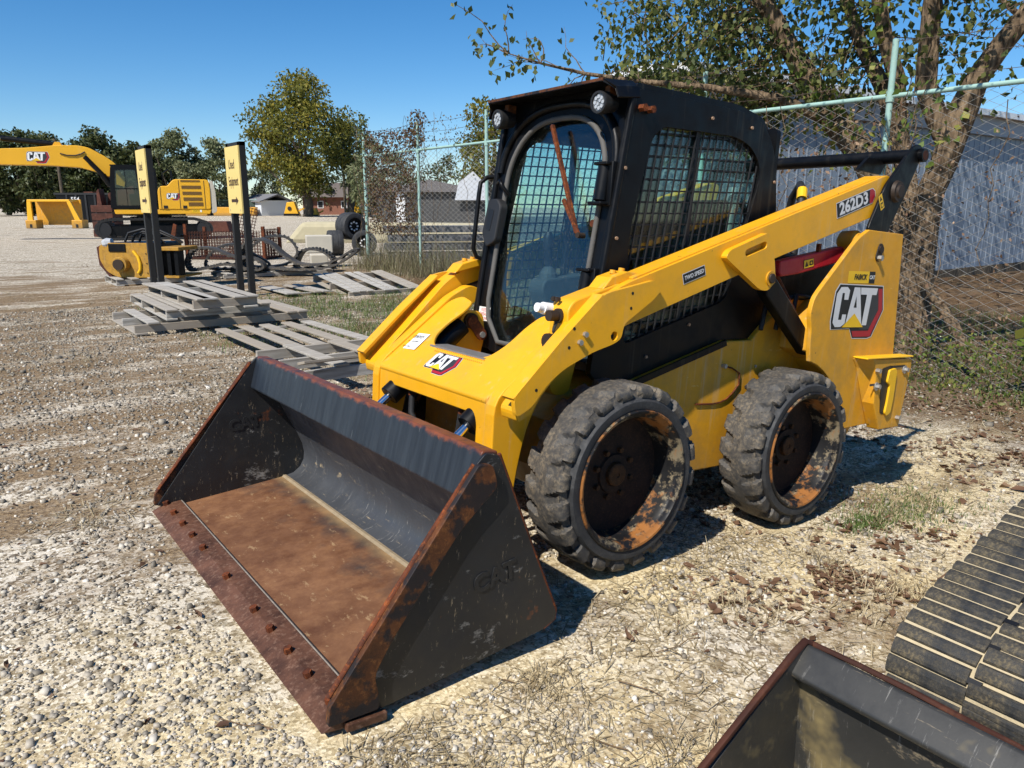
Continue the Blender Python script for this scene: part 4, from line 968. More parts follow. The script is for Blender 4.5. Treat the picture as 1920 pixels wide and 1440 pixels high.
for k in range(3):
    z = 2.98 + .19 * k; pts = []; b = MB(); r = np.random.default_rng(20 + k)
    for i in range(NPOST):
        for j in range(4):
            t = i + j / 4
            if t > NPOST - 1: break
            pts.append((.02 * math.sin(t * 7), PITCH * t, z - .05 * math.sin(math.pi * (t % 1))))
    b.tube(pts, .0035, 4)
    for i in range(150):
        t = r.random() * (NPOST - 1); y = PITCH * t; p = Vector((0, y, z - .05 * math.sin(math.pi * (t % 1))))
        for q in range(2): d = Vector(r.normal(size=3)).normalized() * .024; b.tube([p - d, p + d], .0022, 3)
    o = b.build('barbed_wire', RUSTWIRE, fence)
# far return of the fence, running back from the corner post
# vines on the fence
def vine(name, label, yc, zc, sy, sz, n, mat, size, seed, cat='vine', box=True, xs=.10):
    r = np.random.default_rng(seed)
    P = np.stack([r.normal(FX, xs, n), (r.uniform(yc - sy, yc + sy, n) if box else r.normal(yc, sy * .6, n)), (zc + sz * r.uniform(-1, 1, n) if box else r.normal(zc, sz * .6, n))], -1)
    g0 = ground_z(P[:, 0], P[:, 1]); P[:, 2] = np.maximum(P[:, 2], g0 + .02)
    t = empty(name, (0, 0, 0), 0, label, cat)
    new_obj('foliage', leaf_mesh('foliage', P, size, mat, r, up=.0, droop=.5), t)
    b = MB()
    for k in range(5):
        y0 = r.uniform(yc - sy, yc + sy); p = Vector((FX + .03, y0, gz(FX, y0))); pts = [p]
        while p.z < zc + sz and len(pts) < 22: p = p + Vector((r.normal(0, .02), r.normal(0, .08), .16)); pts.append(p)
        b.tube(pts, .0045, 4)
    b.build('stem', BARK, t, kind='stuff'); return t
vine('vine', 'reddish brown vine covering the far corner bay of the chain link fence', -13.3, 2.15, 1.25, 1.15, 4600, LEAF_VINE, .065, 31)
vine('vine', 'green vine wrapped round the top of the far corner fence post', -14.62, 3.35, .10, .42, 160, LEAF_NEAR, .09, 32, xs=.06)
vine('vine', 'sparse brown vine hanging from the barbed wire over the second fence bay', -10.8, 3.12, 1.6, .30, 260, LEAF_VINE, .05, 33, xs=.05)
vine('vine', 'leafy vine on top of the second fence post', -12.05, 3.25, .22, .35, 260, LEAF_VINE, .075, 38, xs=.07)
vine('vine', 'withered brown vine with yellow green leaves on the fence behind the loader hood', -3.1, 2.2, 1.6, .55, 420, LEAF_DEAD, .065, 34, xs=.06)
vine('vine', 'dry brown creeper tangled in the fence right of the loader', -.75, 1.2, .95, 1.3, 520, LEAF_DEAD, .045, 40, xs=.04)
vine('weed', 'bushy green undergrowth behind the fence at the right', -1.2, -.1, 1.6, .40, 1500, LEAF_NEAR, .055, 41, 'weed', xs=.9)
vine('vine', 'bright yellow green ivy leaves beside the fence post right of the loader', -1.45, 2.50, .35, .45, 70, LEAF_BRIGHT, .10, 35, xs=.05)
vine('weed', 'green weeds growing at the foot of the fence right of the loader', -.35, .0, .9, .34, 900, LEAF_BRIGHT, .05, 37, 'weed', xs=.30)
vine('weed', 'leafy green plant climbing the fence at the right edge', .06, .55, .16, .40, 60, LEAF_BRIGHT, .15, 39, 'weed', xs=.05)

# ------------------------------------------------------------------ the tree behind the fence
def near_tree():
    r = np.random.default_rng(11); bx, by = -6.2, -1.75; base = Vector((bx, by, gz(bx, by)))
    t = empty('tree', base, 0, 'gnarled many stemmed tree behind the fence at the right', 'tree'); B_ = base
    b = MB(); tips = []
    rel = lambda L: [Vector(p) - B_ for p in L]
    S4 = [(-6.2, -1.74, -.40), (-6.2, -1.74, .2), (-6.2, -1.73, .85), (-6.2, -1.72, 1.32), (-6.2, -1.70, 1.77), (-6.2, -1.58, 2.1), (-6.22, -1.5, 2.45), (-6.25, -1.44, 2.75), (-6.3, -1.36, 3.05), (-6.4, -1.22, 3.35), (-6.6, -.9, 3.9), (-6.8, -.5, 4.6), (-7.0, .0, 5.6), (-7.0, .3, 6.8)]
    b.tube(rel(S4), [.30, .22, .185, .17, .155, .15, .15, .155, .125, .115, .10, .085, .06, .03], 14)
    S3 = [(-6.2, -1.55, 2.3), (-6.15, -1.70, 2.65), (-6.1, -1.84, 3.0), (-6.05, -1.83, 3.4), (-6.0, -1.82, 3.85), (-5.9, -1.7, 4.8), (-5.8, -1.6, 6.0)]
    b.tube(rel(S3), [.11, .12, .12, .112, .10, .08, .03], 12)
    S2 = [(-6.3, -1.9, 1.2), (-6.5, -2.15, 2.0), (-6.4, -2.28, 2.6), (-6.3, -2.30, 3.15), (-6.2, -2.44, 3.6), (-6.1, -2.53, 4.1), (-5.9, -2.7, 5.2), (-5.8, -2.8, 6.4)]
    b.tube(rel(S2), [.14, .12, .11, .10, .09, .08, .06, .03], 12)
    S2b = [(-6.4, -2.25, 2.5), (-6.4, -2.53, 3.1), (-6.5, -2.95, 3.7), (-6.6, -3.3, 4.4), (-6.6, -3.5, 5.4)]
    b.tube(rel(S2b), [.11, .10, .085, .06, .03], 10)
    S1 = [(-6.2, -1.8, .55), (-6.2, -2.15, 1.6), (-6.2, -2.55, 2.25), (-6.2, -2.97, 2.67), (-6.15, -3.22, 2.97), (-6.05, -3.38, 3.28), (-5.9, -3.6, 3.69), (-5.8, -3.75, 4.0), (-5.6, -3.95, 4.4), (-5.2, -4.2, 5.4), (-5.0, -4.3, 6.3)]
    b.tube(rel(S1), [.20, .19, .18, .17, .16, .145, .125, .115, .10, .06, .03], 12)
    S5 = [(-6.1, -3.0, 2.70), (-5.6, -3.5, 3.0), (-5.0, -4.1, 3.14), (-4.4, -4.75, 3.24), (-3.9, -5.3, 3.36), (-3.45, -5.7, 3.50), (-3.1, -5.95, 3.62)]
    b.tube(rel(S5), [.08, .06, .045, .034, .024, .015, .007], 8)
    S6 = [(-6.1, -3.0, 2.75), (-6.4, -3.9, 3.0), (-6.6, -4.8, 3.15), (-6.7, -5.6, 3.2)]
    b.tube(rel(S6), [.07, .055, .04, .015], 8)
    S7 = [(-6.55, -.95, 3.8), (-6.2, -.3, 4.0), (-5.9, .3, 4.1)]
    b.tube(rel(S7), [.07, .05, .02], 8)
    # broken stub leaning at the foot
    b.tube(rel([(-6.0, -1.55, .75), (-5.95, -1.25, .45), (-5.9, -1.0, .15), (-5.85, -.8, -.2)]), [.05, .06, .07, .05], 8)
    b.build('trunk', BARK, t, 60)
    # twigs and leaf clusters
    tw = MB(); P = []; Tn = []
    def spray(p, d, L, n, leafn, spread=.16):
        p = Vector(p); d = Vector(d).normalized(); pts = [p]
        for i in range(n):
            d = (d + Vector(r.normal(size=3)) * .22 + Vector((0, 0, -.03))).normalized(); p = p + d * (L / n); pts.append(p)
        tw.tube([q - B_ for q in pts], [.010 - .008 * i / n for i in range(n + 1)], 4)
        for q in pts[1:]:
            for k in range(leafn): P.append(q + Vector(r.normal(size=3)) * spread + Vector((0, 0, -.04)))
    stems = (S1, S2, S2b, S3, S4, S5, S6, S7)
    for S, lo, cnt in ((S1, 6, 16), (S2, 4, 15), (S2b, 1, 14), (S3, 3, 14), (S4, 9, 18), (S6, 1, 26), (S7, 0, 8)):
        for k in range(cnt):
            i = r.integers(lo, len(S) - 1); p = Vector(S[i]).lerp(Vector(S[i + 1]), r.random())
            d = Vector((r.normal(), r.normal(-.5 if S in (S1, S2, S2b, S6) else .1), r.normal(.25)))
            dens = 4 if S in (S3, S4, S7) else 7
            spray(p, d, r.uniform(.6, 1.7), 8, dens)
    # the dense mass over the cab, left of the leaning stem
    for k in range(95):
        p = Vector((r.uniform(-6.9, -5.2), r.uniform(-6.6, -4.15), r.uniform(3.3, 5.0))); spray(p, r.normal(size=3), r.uniform(.5, 1.1), 6, 6, .14)
    for k in range(16):
        p = Vector((r.uniform(-6.3, -5.6), r.uniform(-4.6, -2.8), r.uniform(2.9, 3.5))); spray(p, r.normal(size=3), r.uniform(.4, .8), 5, 5, .14)
    # the upper crown, out over the fence, which shades the stems
    for k in range(120):
        p = Vector((r.uniform(-7.6, -3.2), r.uniform(-4.6, 1.8), r.uniform(4.2, 6.8))); spray(p, r.normal(size=3), r.uniform(.6, 1.3), 6, 8, .17)
    # bare tan twigs sweeping left from the leaning stem
    for k in range(26):
        i = r.integers(4, 8); p = Vector(S1[i]).lerp(Vector(S1[i + 1]), r.random()); spray(p + Vector((.15, 0, 0)), (r.normal(.4, .4), r.normal(-1.0, .4), r.normal(.05, .35)), r.uniform(.8, 1.8), 7, 0)
    # thin twigs at the end of the low branch, few leaves
    for i in range(1, 7):
        for k in range(5 if i < 4 else 4): spray(Vector(S5[i]), (r.normal(.5, .5), r.normal(-.9, .4), r.normal(.25, .55)), r.uniform(.5, 1.15), 6, 2 if i > 3 else 4, .07)
    tw.build('twigs', BARK, t, kind='stuff')
    P = np.array([list(p - B_) for p in P])
    new_obj('crown', leaf_mesh('crown', P, .098, LEAF_NEAR, r, np.clip(r.normal(.45, .30, len(P)), 0, 1), up=.1, droop=.7, wid=.7), t)
    # bright ivy on the stems
    Q = []
    for S, i0, i1, n in ((S1, 2, 5, 150), (S2, 3, 5, 40), (S4, 5, 8, 25)):
        for k in range(n):
            i = r.integers(i0, i1); p = Vector(S[i]).lerp(Vector(S[i + 1]), r.random()) + Vector((abs(r.normal(.12, .08)), r.normal(0, .2), r.normal(0, .12))); Q.append(p - B_)
    new_obj('ivy', leaf_mesh('ivy', np.array([list(q) for q in Q]), .11, LEAF_BRIGHT, r, up=0, droop=.8, wid=.8), t)
near_tree()

# a second tree, its stem just outside the picture, whose crown dapples the building
r_ = np.random.default_rng(77); tb_ = empty('tree', (-13.6, -1.3, -.5), 0, 'tree at the far right whose branches hang over the metal building', 'tree')
bt = MB(); limb(bt, (0, 0, 0), (.2, -.4, 4.2), .24, .16, r_, .03, 6, 10); Pc = []
for k in range(60):
    c_ = Vector((r_.uniform(-4.5, 4.5), r_.uniform(-4.6, 2.0), r_.uniform(5.9, 9.5)))
    if k < 16: limb(bt, (.2, -.4, r_.uniform(3, 4.2)), c_, .07, .015, r_, .1, 4, 5)
    Pc += [list(c_ + Vector(r_.normal(size=3)) * .5) for q in range(70)]
bt.build('trunk', BARK, tb_, 60); new_obj('crown', leaf_mesh('crown', np.array(Pc), .15, LEAF_NEAR, r_, up=.1, droop=.6, wid=.7), tb_)
# ------------------------------------------------------------------ metal building behind the tree
def _wallm(name, a, b_):
    n = N(name); n.set(n.mix(n.noise(1.0, 6, .65, co=n.mapping((3, 3, .3))), a, b_), .45, 0.0, .5); return n.m
WALLM = _wallm('grey_blue_cladding', (.16, .20, .265), (.26, .31, .375))
bl = empty('metal_building', (-7.4, -6.4, -.45), 0, 'grey blue ribbed metal building with white roof edge behind the tree', 'building')
LB, DB, HB = 19.0, 2.3, 4.38
b = MB(); b.box2((-LB, -DB, .45), (0, 0, HB)); wl = b.build('wall', WALLM, bl)
rib0 = MB().prism([(-.035, 0), (.035, 0), (.018, .012), (-.018, .012)], .50, HB - .55, axis='z').build('rib', WALLM, wl); rib0.location = (-.12, 0, 0)
for k in range(1, 63):
    c = rib0.copy(); COL.objects.link(c); c.location = (-.12 - .3 * k, 0, 0)
for k in range(7):
    c = rib0.copy(); COL.objects.link(c); c.location = (0, -.2 - .3 * k, 0); c.rotation_euler = (0, 0, -math.pi / 2)
MB().box2((-LB - .1, -.02, .2), (.06, .06, .50)).build('base_beam', BARK_FAR, bl)
MB().box2((-LB - .1, .0, HB - .55), (.05, .12, HB - .10)).build('fascia', mat_plain('grey_fascia', (.33, .35, .38), .5, 0, .1), bl)
MB().prism([(.3, HB - .12), (.3, HB + .02), (-DB / 2, HB + .16), (-DB - .3, HB + .02), (-DB - .3, HB - .12), (-DB / 2, HB + .02)], -LB - .3, .3, axis='x').build('roof', mat_plain('white_roof_metal', (.78, .79, .80), .4, .1, .05), bl)
MB().prism([(0, HB - .05), (-DB / 2, HB + .05), (-DB, HB - .05)], -.05, .0, axis='x').build('gable', WHITE, bl)
# ------------------------------------------------------------------ pallets
def plank(root, c, size, mat=WOOD, name='board', rz=0, tilt=None):
    key = tuple(round(x, 3) for x in size)
    if key not in PLANKS:
        b = MB(); b.box((0, 0, 0), size); me_ = bpy.data.meshes.new('board'); me_.from_pydata(b.v, [], b.f); me_.materials.append(mat); PLANKS[key] = me_
    o = new_obj(name, PLANKS[key], root, c); o.rotation_euler = tilt or (0, 0, rz)
    md = o.modifiers.new('bevel', 'BEVEL'); md.width = .003; md.segments = 1; return o
PLANKS = {}
def pallet(x0, x1, y0, y1, z, label, stringers, boards, bottom=(), h=.09, t=.022, sw=.045, bwid=.13, rz=0, tilt=None, group=None, rnd=1):
    """stringers lie along x at the given fractions, boards along y at the given fractions of x"""
    r = np.random.default_rng(rnd); cx, cy = (x0 + x1) / 2, (y0 + y1) / 2
    t_ = empty('wooden_pallet', (cx, cy, z), rz, label, 'pallet', group); lx, ly = abs(x1 - x0), abs(y1 - y0)
    if tilt: t_.rotation_euler = (tilt[0], tilt[1], rz)
    for f in bottom: plank(t_, (lx * (f - .5), r.normal(0, .01), t / 2), (bwid, ly, t), rz=r.normal(0, .008))
    for f in stringers: plank(t_, (r.normal(0, .01), ly * (f - .5) * .97, t + h / 2 + .001), (lx, sw, h), name='stringer')
    for f in boards: plank(t_, (lx * (f - .5), r.normal(0, .015), t + h + t / 2 + .003), (bwid, ly, t), rz=r.normal(0, .012))
    return t_
G0 = .155
pg = 'weathered pallets by the signs'
pallet(-.45, 1.66, -8.35, -6.85, G0, 'lowest and longest weathered pallet in the stack by the signs', (0.02, .5, .98), (.03, .10, .90), (.03, .5, .97), h=.09, rnd=1, group=pg)
pallet(.02, 1.28, -9.05, -6.88, G0 + .137, 'middle pallet in the stack of three by the signs', (.02, .35, .66, .98), (.955, .82, .70, .06, .2), (.05, .95), h=.085, rnd=2, group=pg)
pallet(.30, 1.06, -9.0, -6.52, G0 + .272, 'topmost pallet in the stack of three by the signs', (.02, .33, .66, .98), (.91, .74, .26, .09), (.1, .9), h=.095, bwid=.165, rnd=3, group=pg)
pallet(-.30, .92, -6.35, -4.40, G0, 'flat broken pallet overgrown with grass behind the bucket', (.05, .95), (.93, .70, .50, .27, .06), h=.03, rnd=4, group=pg)
pallet(-.35, 1.06, -4.42, -3.18, G0, 'half bare pallet with loose boards just behind the bucket', (.02, .5, .99), (.76, .44), (.95, .2), h=.10, rnd=5, group=pg)
lb = plank(None, (.62, -3.22, .345), (1.05, .10, .024), name='loose_board', tilt=(0.25, math.radians(-3), math.radians(14))); tag(lb, 'loose grey board lying across the pallet behind the bucket', 'board')
pallet(-3.5, -2.12, -10.75, -9.15, G0 + .02, 'weathered pallet tilted up against the fence corner', (.02, .5, .98), (.93, .82, .72, .5, .38, .12, .02), (.05, .5, .95), h=.10, bwid=.12, tilt=(math.radians(-7), 0), rnd=6, group=pg)
pallet(-2.05, -1.2, -11.0, -9.55, G0, 'low flat pallet lying in the grass left of the tilted one', (.1, .9), (.95, .8, .4, .2), h=.02, rnd=7, group=pg)
pallet(-3.7, -1.3, -14.4, -13.4, G0, 'dark pallet underneath the heap of rubber tracks', (.02, .5, .98), (.05, .2, .4, .6, .8, .95), (.05, .5, .95), h=.07, rnd=8)
pallet(-.50, .75, -14.35, -13.15, G0, 'pallet underneath the yellow milling drum attachment', (.02, .5, .98), (.05, .25, .5, .75, .95), (.05, .95), h=.09, rnd=9)
# ------------------------------------------------------------------ signs
SW = .60
def sign(x, y, label, facing):
    t = empty('sign', (x, y, gz(x, y)), 0, label, 'sign')
    for yy in (0, -SW):
        MB().box2((-.05, yy - .05, -.2), (.05, yy + .05, 2.50)).build('post', BLK_SIGN, t, bevel=.004)
    pn = MB().box2((.045, -SW - .06, 1.36), (.075, .04, 2.44)); p = pn.build('panel', CREAM, t, bevel=.003)
    MB().box2((-.05, -SW - .05, 2.44), (.05, .05, 2.50)).build('top_bar', BLK_SIGN, t)
    decal('printed_face', p, (.0755, -SW / 2, 1.9), (0, 1, 0), (0, 0, 1),
          [(BROWNINK, (text_mesh('t', 'Used', .21, BROWNINK, .004, xscale=.72), -.05, .25)), (BROWNINK, (text_mesh('t', 'Equipment', .21, BROWNINK, .004, xscale=.55), 0, -.02)), (BROWNINK, [[(-.17, -.305), (.07, -.305), (.07, -.26), (.19, -.33), (.07, -.40), (.07, -.355), (-.17, -.355)] if facing > 0 else rect(-.2, -.36, .2, -.30)])])
    for yy in (-.03, -SW + .03): MB().cyl((.075, yy, 1.42), (.08, yy, 1.42), .012, n=8).build('screw', STEEL, p)
    return t
sign(-.80, -10.15, 'yellow used equipment sign with black posts, arrow pointing right', 1)
sign(.24, -11.9, 'yellow sign seen nearly edge on, left of the other sign', 1)
# ------------------------------------------------------------------ heap of rubber tracks
def track_loop(name, label, loc, pts, width, thick, mat, rz=0.0, lugs=True, group='rubber tracks heaped on the pallet', closed=True):
    """closed belt: pts is a loop in xz, extruded along y"""
    n = 90; L = [Vector(p) for p in pts]
    # Catmull-Rom resample
    R_ = []
    m_ = len(L)
    for i in range(m_):
        p0, p1, p2, p3 = L[i - 1], L[i], L[(i + 1) % m_], L[(i + 2) % m_]
        for k in range(n // m_ + 1):
            t = k / (n // m_ + 1); R_.append(.5 * ((2 * p1) + (p2 - p0) * t + (2 * p0 - 5 * p1 + 4 * p2 - p3) * t * t + (3 * p1 - p0 - 3 * p2 + p3) * t ** 3))
    N_ = len(R_); V = []; F = []
    for i, p in enumerate(R_):
        t = (R_[(i + 1) % N_] - R_[i - 1]).normalized(); nn = Vector((t.y, -t.x))
        lug = (.028 if (i % 3 == 0) else 0) if lugs else 0
        for (y, h) in ((-width / 2, -thick / 2), (width / 2, -thick / 2), (width / 2, thick / 2 + lug), (width * .12, thick / 2 + lug), (width * .10, thick / 2), (-width * .10, thick / 2), (-width * .12, thick / 2 + lug), (-width / 2, thick / 2 + lug)):
            q = p + nn * h; V.append((q.x, y, q.y))
    for i in range(N_):
        j = (i + 1) % N_
        for k in range(8): F.append((i * 8 + k, i * 8 + (k + 1) % 8, j * 8 + (k + 1) % 8, j * 8 + k))
    b = MB(); b.v = V; b.f = F; o = b.build(name, mat, None, loc=loc); o.rotation_euler = (0, 0, rz); tag(o, label, 'rubber track', group); return o
TZ = G0 + .12
fr_ = FACE
track_loop('rubber_track', 'worn rubber track lying in a loop at the left end of the heap', (-1.35, -13.9, TZ), [(-.55, .05), (-.62, .25), (-.45, .48), (-.1, .50), (.3, .34), (.75, .28), (.95, .12), (.75, .04), (.2, .16), (-.25, .08)], .32, .035, TRACKPILE, fr_ + .1)
track_loop('rubber_track', 'rubber track with a tall round loop in the middle of the heap', (-2.4, -13.6, TZ), [(-.62, .10), (-.64, .42), (-.40, .66), (-.05, .62), (.28, .34), (.65, .14), (1.25, .18), (1.75, .44), (1.82, .40), (1.3, .10), (.6, .03), (0, .05), (-.4, .03)], .34, .035, TRACKPILE, fr_)
track_loop('rubber_track', 'rubber track standing in a loop behind the middle of the heap', (-2.55, -14.2, TZ), [(-.55, .12), (-.2, .04), (.35, .10), (.60, .36), (.42, .66), (.05, .70), (-.25, .56), (-.5, .3)], .36, .04, TRACKPILE, fr_ + .25)
track_loop('rubber_track', 'small rubber track loop at the right end of the heap', (-3.55, -14.1, TZ - .1), [(-.42, .08), (-.1, .03), (.35, .05), (.45, .28), (.15, .48), (-.25, .44)], .34, .04, TRACKPILE, fr_ - .1)
track_loop('rubber_track', 'rubber track folded low behind the left loop', (-1.75, -14.35, TZ - .03), [(-.5, .1), (-.35, .45), (.1, .58), (.5, .35), (.8, .1), (.2, .05)], .34, .04, TRACKPILE, fr_ + .3)
# ------------------------------------------------------------------ rusty wire basket
bk = empty('wire_basket', site(-8.05, 22.6, .155), FACE - .15, 'rusty wire mesh basket with one panel leaning out', 'basket')
def wire_panel(name, w, h, pitch, M, mat=RUST_GRID, frame=True):
    b = MB()
    for i in range(int(w / pitch) + 1): b.beam(M @ Vector((i * pitch, 0, 0)), M @ Vector((i * pitch, 0, h)), .016, .016)
    for j in range(int(h / pitch) + 1): b.beam(M @ Vector((0, .012, j * pitch)), M @ Vector((w, .012, j * pitch)), .016, .016)
    return b.build(name, mat, bk)
T4 = Matrix.Translation
wire_panel('front_mesh', 2.2, .72, .085, T4((-1.15, -.5, .05))); wire_panel('back_mesh', 2.2, .72, .085, T4((-1.15, .5, .05)))
wire_panel('end_mesh', 1.0, .80, .085, T4((1.15, -.5, .05)) @ Matrix.Rotation(math.pi / 2, 4, 'Z')); wire_panel('end_mesh', 1.0, .72, .085, T4((-1.15, -.5, .05)) @ Matrix.Rotation(math.pi / 2, 4, 'Z'))
wire_panel('leaning_panel', .62, 1.45, .085, T4((.12, -.62, .12)) @ Matrix.Rotation(math.radians(14), 4, 'Y') @ Matrix.Rotation(math.radians(-6), 4, 'X'))
for x in (-1.17, 1.17): 
    MB().box2((x - .04, -.55, 0), (x + .04, -.47, .98 if x < 0 else .92)).build('corner_post', RUST, bk)
    MB().box2((x - .04, .47, 0), (x + .04, .55, .88)).build('corner_post', RUST, bk)
MB().box2((-1.15, -.5, .0), (1.15, .5, .05)).build('base_frame', RUST_GRID, bk)
ip = MB(); ip.prism([(-.07, 0), (.07, 0), (.02, .55), (.10, .95), (.02, 1.0), (-.10, .6)], -.03, .03); o = ip.build('bent_plate', RUST, None, loc=site(-9.5, 22.0, .155)); o.rotation_euler = (0, 0, FACE); tag(o, 'bent rusty plate standing upright left of the wire basket', 'scrap')
# ------------------------------------------------------------------ spare tyres and concrete blocks by the corner post
def spare_tyre(loc, rz, tiltx, label, R=.48, Wd=.55):
    b = MB(); prof = [(0, R * .62), (-.01, R * .78), (.0, R * .93), (.05, R), (Wd * .3, R * 1.0), (Wd * .33, R * .97), (Wd * .36, R), (Wd * .63, R), (Wd * .66, R * .97), (Wd * .69, R), (Wd - .05, R), (Wd, R * .93), (Wd + .01, R * .78), (Wd, R * .62), (Wd * .5, R * .60)]
    b.lathe(prof, (0, 0, 0), (0, 1, 0), 36, closed=True); o = b.build('spare_tyre', RUBBER_SIDE, None, 35, loc=loc)
    b = MB(); b.lathe([(.06, R * .62), (.06, R * .5), (.10, R * .45), (.10, .001)], (0, 0, 0), (0, 1, 0), 24)
    b.build('wheel_disc', BLK, o, 40)
    for k in range(8):
        a = k * math.pi / 4; MB().cyl((R * .3 * math.cos(a), .06, R * .3 * math.sin(a)), (R * .3 * math.cos(a), .099, R * .3 * math.sin(a)), .028, n=8).build('wheel_hole', WHITE, o)
    o.rotation_euler = (tiltx, 0, rz); tag(o, label, 'tyre', 'spare tyres heaped by the fence corner'); return o
spare_tyre(site(-4.85, 24.3, 1.02), FACE + .75, 0, 'black wheel with tyre on top of the tyre heap by the fence corner', .42, .55)
spare_tyre(site(-5.25, 24.2, .53), FACE + 1.9, 0, 'tyre lying at the bottom left of the heap by the fence corner', .38, .45)
spare_tyre(site(-4.5, 23.8, .53), FACE + .2, 0, 'tyre at the bottom right of the heap, behind the corner post', .38, .45)
CONC = mat_plain('pale_concrete', (.50, .46, .38), .9, 0, .15, 3, .2)
for (la, di, z, sx, sy, sz, lbl) in ((-4.62, 18.6, .155, .40, .55, .36, 'lower pale concrete block beside the tyre heap'), (-4.75, 19.2, .515, .62, .5, .42, 'upper pale concrete block beside the tyre heap')):
    o = MB().box2((-sx / 2, -sy / 2, 0), (sx / 2, sy / 2, sz)).build('concrete_block', CONC, None, bevel=.02, loc=site(la, di, z)); o.rotation_euler = (0, 0, FACE + .3); tag(o, lbl, 'block')
# ------------------------------------------------------------------ milling drum attachment
YEL_WORN = mat_paint('worn_yellow_brown', (.42, .22, .02), .6, '#5d4526', .9, .5, 4, .55)
ml = empty('milling_attachment', site(-7.36, 15.4, G0 + .115), FACE - .12, 'yellow cold planer attachment with round drum and hoses on a pallet', 'attachment')
prof = [(-.62, .72), (-.50, .80), (.52, .80), (.52, .02), (.0, .0), (-.28, .02), (-.50, .14), (-.64, .42)]
MB().prism(rounded(prof, [.04, .06, .02, .05, .1, .1, .1, .1], 3), -.45, -.41).build('side_plate', YEL_WORN, ml, bevel=.006)
MB().prism(rounded(prof, [.04, .06, .02, .05, .1, .1, .1, .1], 3), .75, .79).build('side_plate', YEL_OLD, ml, bevel=.006)
MB().prism(rounded([(-.60, .74), (-.48, .80), (.52, .80), (.52, .30), (.3, .2), (-.3, .3), (-.55, .45)], .05), -.41, .75).build('housing', BLK, ml)
MB().prism([(-.70, .70), (-.62, .74), (-.60, .28), (-.40, .02), (-.48, .02), (-.68, .30)], -.42, .76).build('front_guard', RUST_RED, ml, bevel=.01)
MB().cyl((-.12, -.46, .32), (-.12, -.60, .32), .17, n=28).build('hub_motor', YEL_WORN, ml, 40, bevel=.01)
MB().cyl((-.12, -.60, .32), (-.12, -.63, .32), .12, n=24).build('hub_cap', GREASE, ml, 40)
MB().tube([(.15, -.47, .62), (.24, -.47, .50), (.28, -.47, .34), (.27, -.47, .20), (.22, -.47, .12)], .032, 8).build('curved_rib', YEL_BRIGHT, ml, 60)
MB().box2((-.40, -.455, .60), (-.02, -.47, .78)).build('access_panel', BLK, ml, bevel=.006)
for k in range(6): MB().cyl((.42 + .05 * (k % 2), -.45, .12 + .11 * k), (.42 + .05 * (k % 2), -.465, .12 + .11 * k), .014, n=6).build('bolt', GREASE, ml)
for k, (h, x1) in enumerate(((.30, .95), (.24, .90), (.20, .55))):
    MB().tube([(-.25 + .1 * k, -.1 + .1 * k, .80), (-.15 + .08 * k, -.1 + .1 * k, .80 + h * .7), (.15, -.05, .80 + h), (.5, 0, .80 + h * .9), (x1 - .1, .05, .80 + h * .3), (x1, .1, .78)], .026, 7).build('hose', HOSE, ml, 60)
MB().box2((.55, -.30, .0), (1.02, .65, .05)).build('mount_frame', YEL_WORN, ml)
for x in (.62, .80, .96): MB().box2((x - .04, -.25, .0), (x + .04, .0, .66)).build('mount_post', BLK, ml)
MB().box2((.54, -.30, .62), (1.06, .5, .70)).build('mount_bar', YEL_WORN, ml, bevel=.01)
MB().lathe([(-.1, .01), (-.08, .10), (.0, .13), (.1, .10), (.12, .01)], (-.48, -.35, .78), (1, .2, .2), 10).build('wrapped_bundle', mat_plain('grey_plastic_wrap', (.42, .43, .44), .35, 0, .3, 14, .6), ml)
ml.scale = (.92, .92, .84)
# ------------------------------------------------------------------ the excavator
EX = empty('excavator', site(-15.95, 35.0, .155), FACE + .40, 'large yellow tracked excavator standing across the lot', 'excavator')
K = .0239
def ex(px, py): return ((px - 285) * K * .91, (450.5 - py) * K)
def exp_(L): return [ex(*p) for p in L]
TRK = mat_plain('dark_track_steel', (.022, .021, .020), .6, .2, .5, 6)
for y0, nm in ((0.0, 'n'), (2.45, 'f')):
    loop = rounded(exp_([(178, 432), (184, 415), (205, 411), (365, 411), (388, 418), (393, 432), (384, 447), (365, 450), (200, 450), (184, 446)]), .12, 4)
    inn = [(x * .955 - .01, .49 + (z - .49) * .80) for x, z in loop]
    tk = MB().prism(loop, y0, y0 + .60, holes=[inn]).build('track', TRK, EX)
    if nm == 'n':
        b = MB(); P_ = [Vector(p) for p in loop]; Ls = [0]
        for i in range(len(P_)): Ls.append(Ls[-1] + (P_[(i + 1) % len(P_)] - P_[i]).length)
        cnt = 62
        sh = MB().box((0, 0, 0), (.10, .62, .05)); me_ = bpy.data.meshes.new('track_shoe'); me_.from_pydata(sh.v, [], sh.f); me_.materials.append(TRK)
        for k in range(cnt):
            s_ = Ls[-1] * k / cnt; i = max(j for j in range(len(P_)) if Ls[j] <= s_); t = (s_ - Ls[i]) / max(Ls[i + 1] - Ls[i], 1e-6); a = P_[i]; c = P_[(i + 1) % len(P_)]; p = a.lerp(c, t); d = (c - a)
            o = new_obj('track_shoe', me_, tk, (p.x, y0 + .30, p.y)); o.rotation_euler = (0, -math.atan2(d.y, d.x), 0)
    MB().prism(rounded(exp_([(196, 424), (370, 424), (374, 442), (196, 442)]), .05), y0 + .12, y0 + .50).build('track_frame', BLK, EX)
    for px in (190, 382): MB().cyl((ex(px, 431)[0], y0 + .02, ex(px, 431)[1]), (ex(px, 431)[0], y0 + .55, ex(px, 431)[1]), .34, n=26).build('sprocket', BLK_PLAST, EX, 40)
    for k in range(8):
        x = ex(208 + 20 * k, 0)[0]; MB().cyl((x, y0 + .06, .16), (x, y0 + .5, .16), .10, n=12).build('track_roller', BLK, EX)
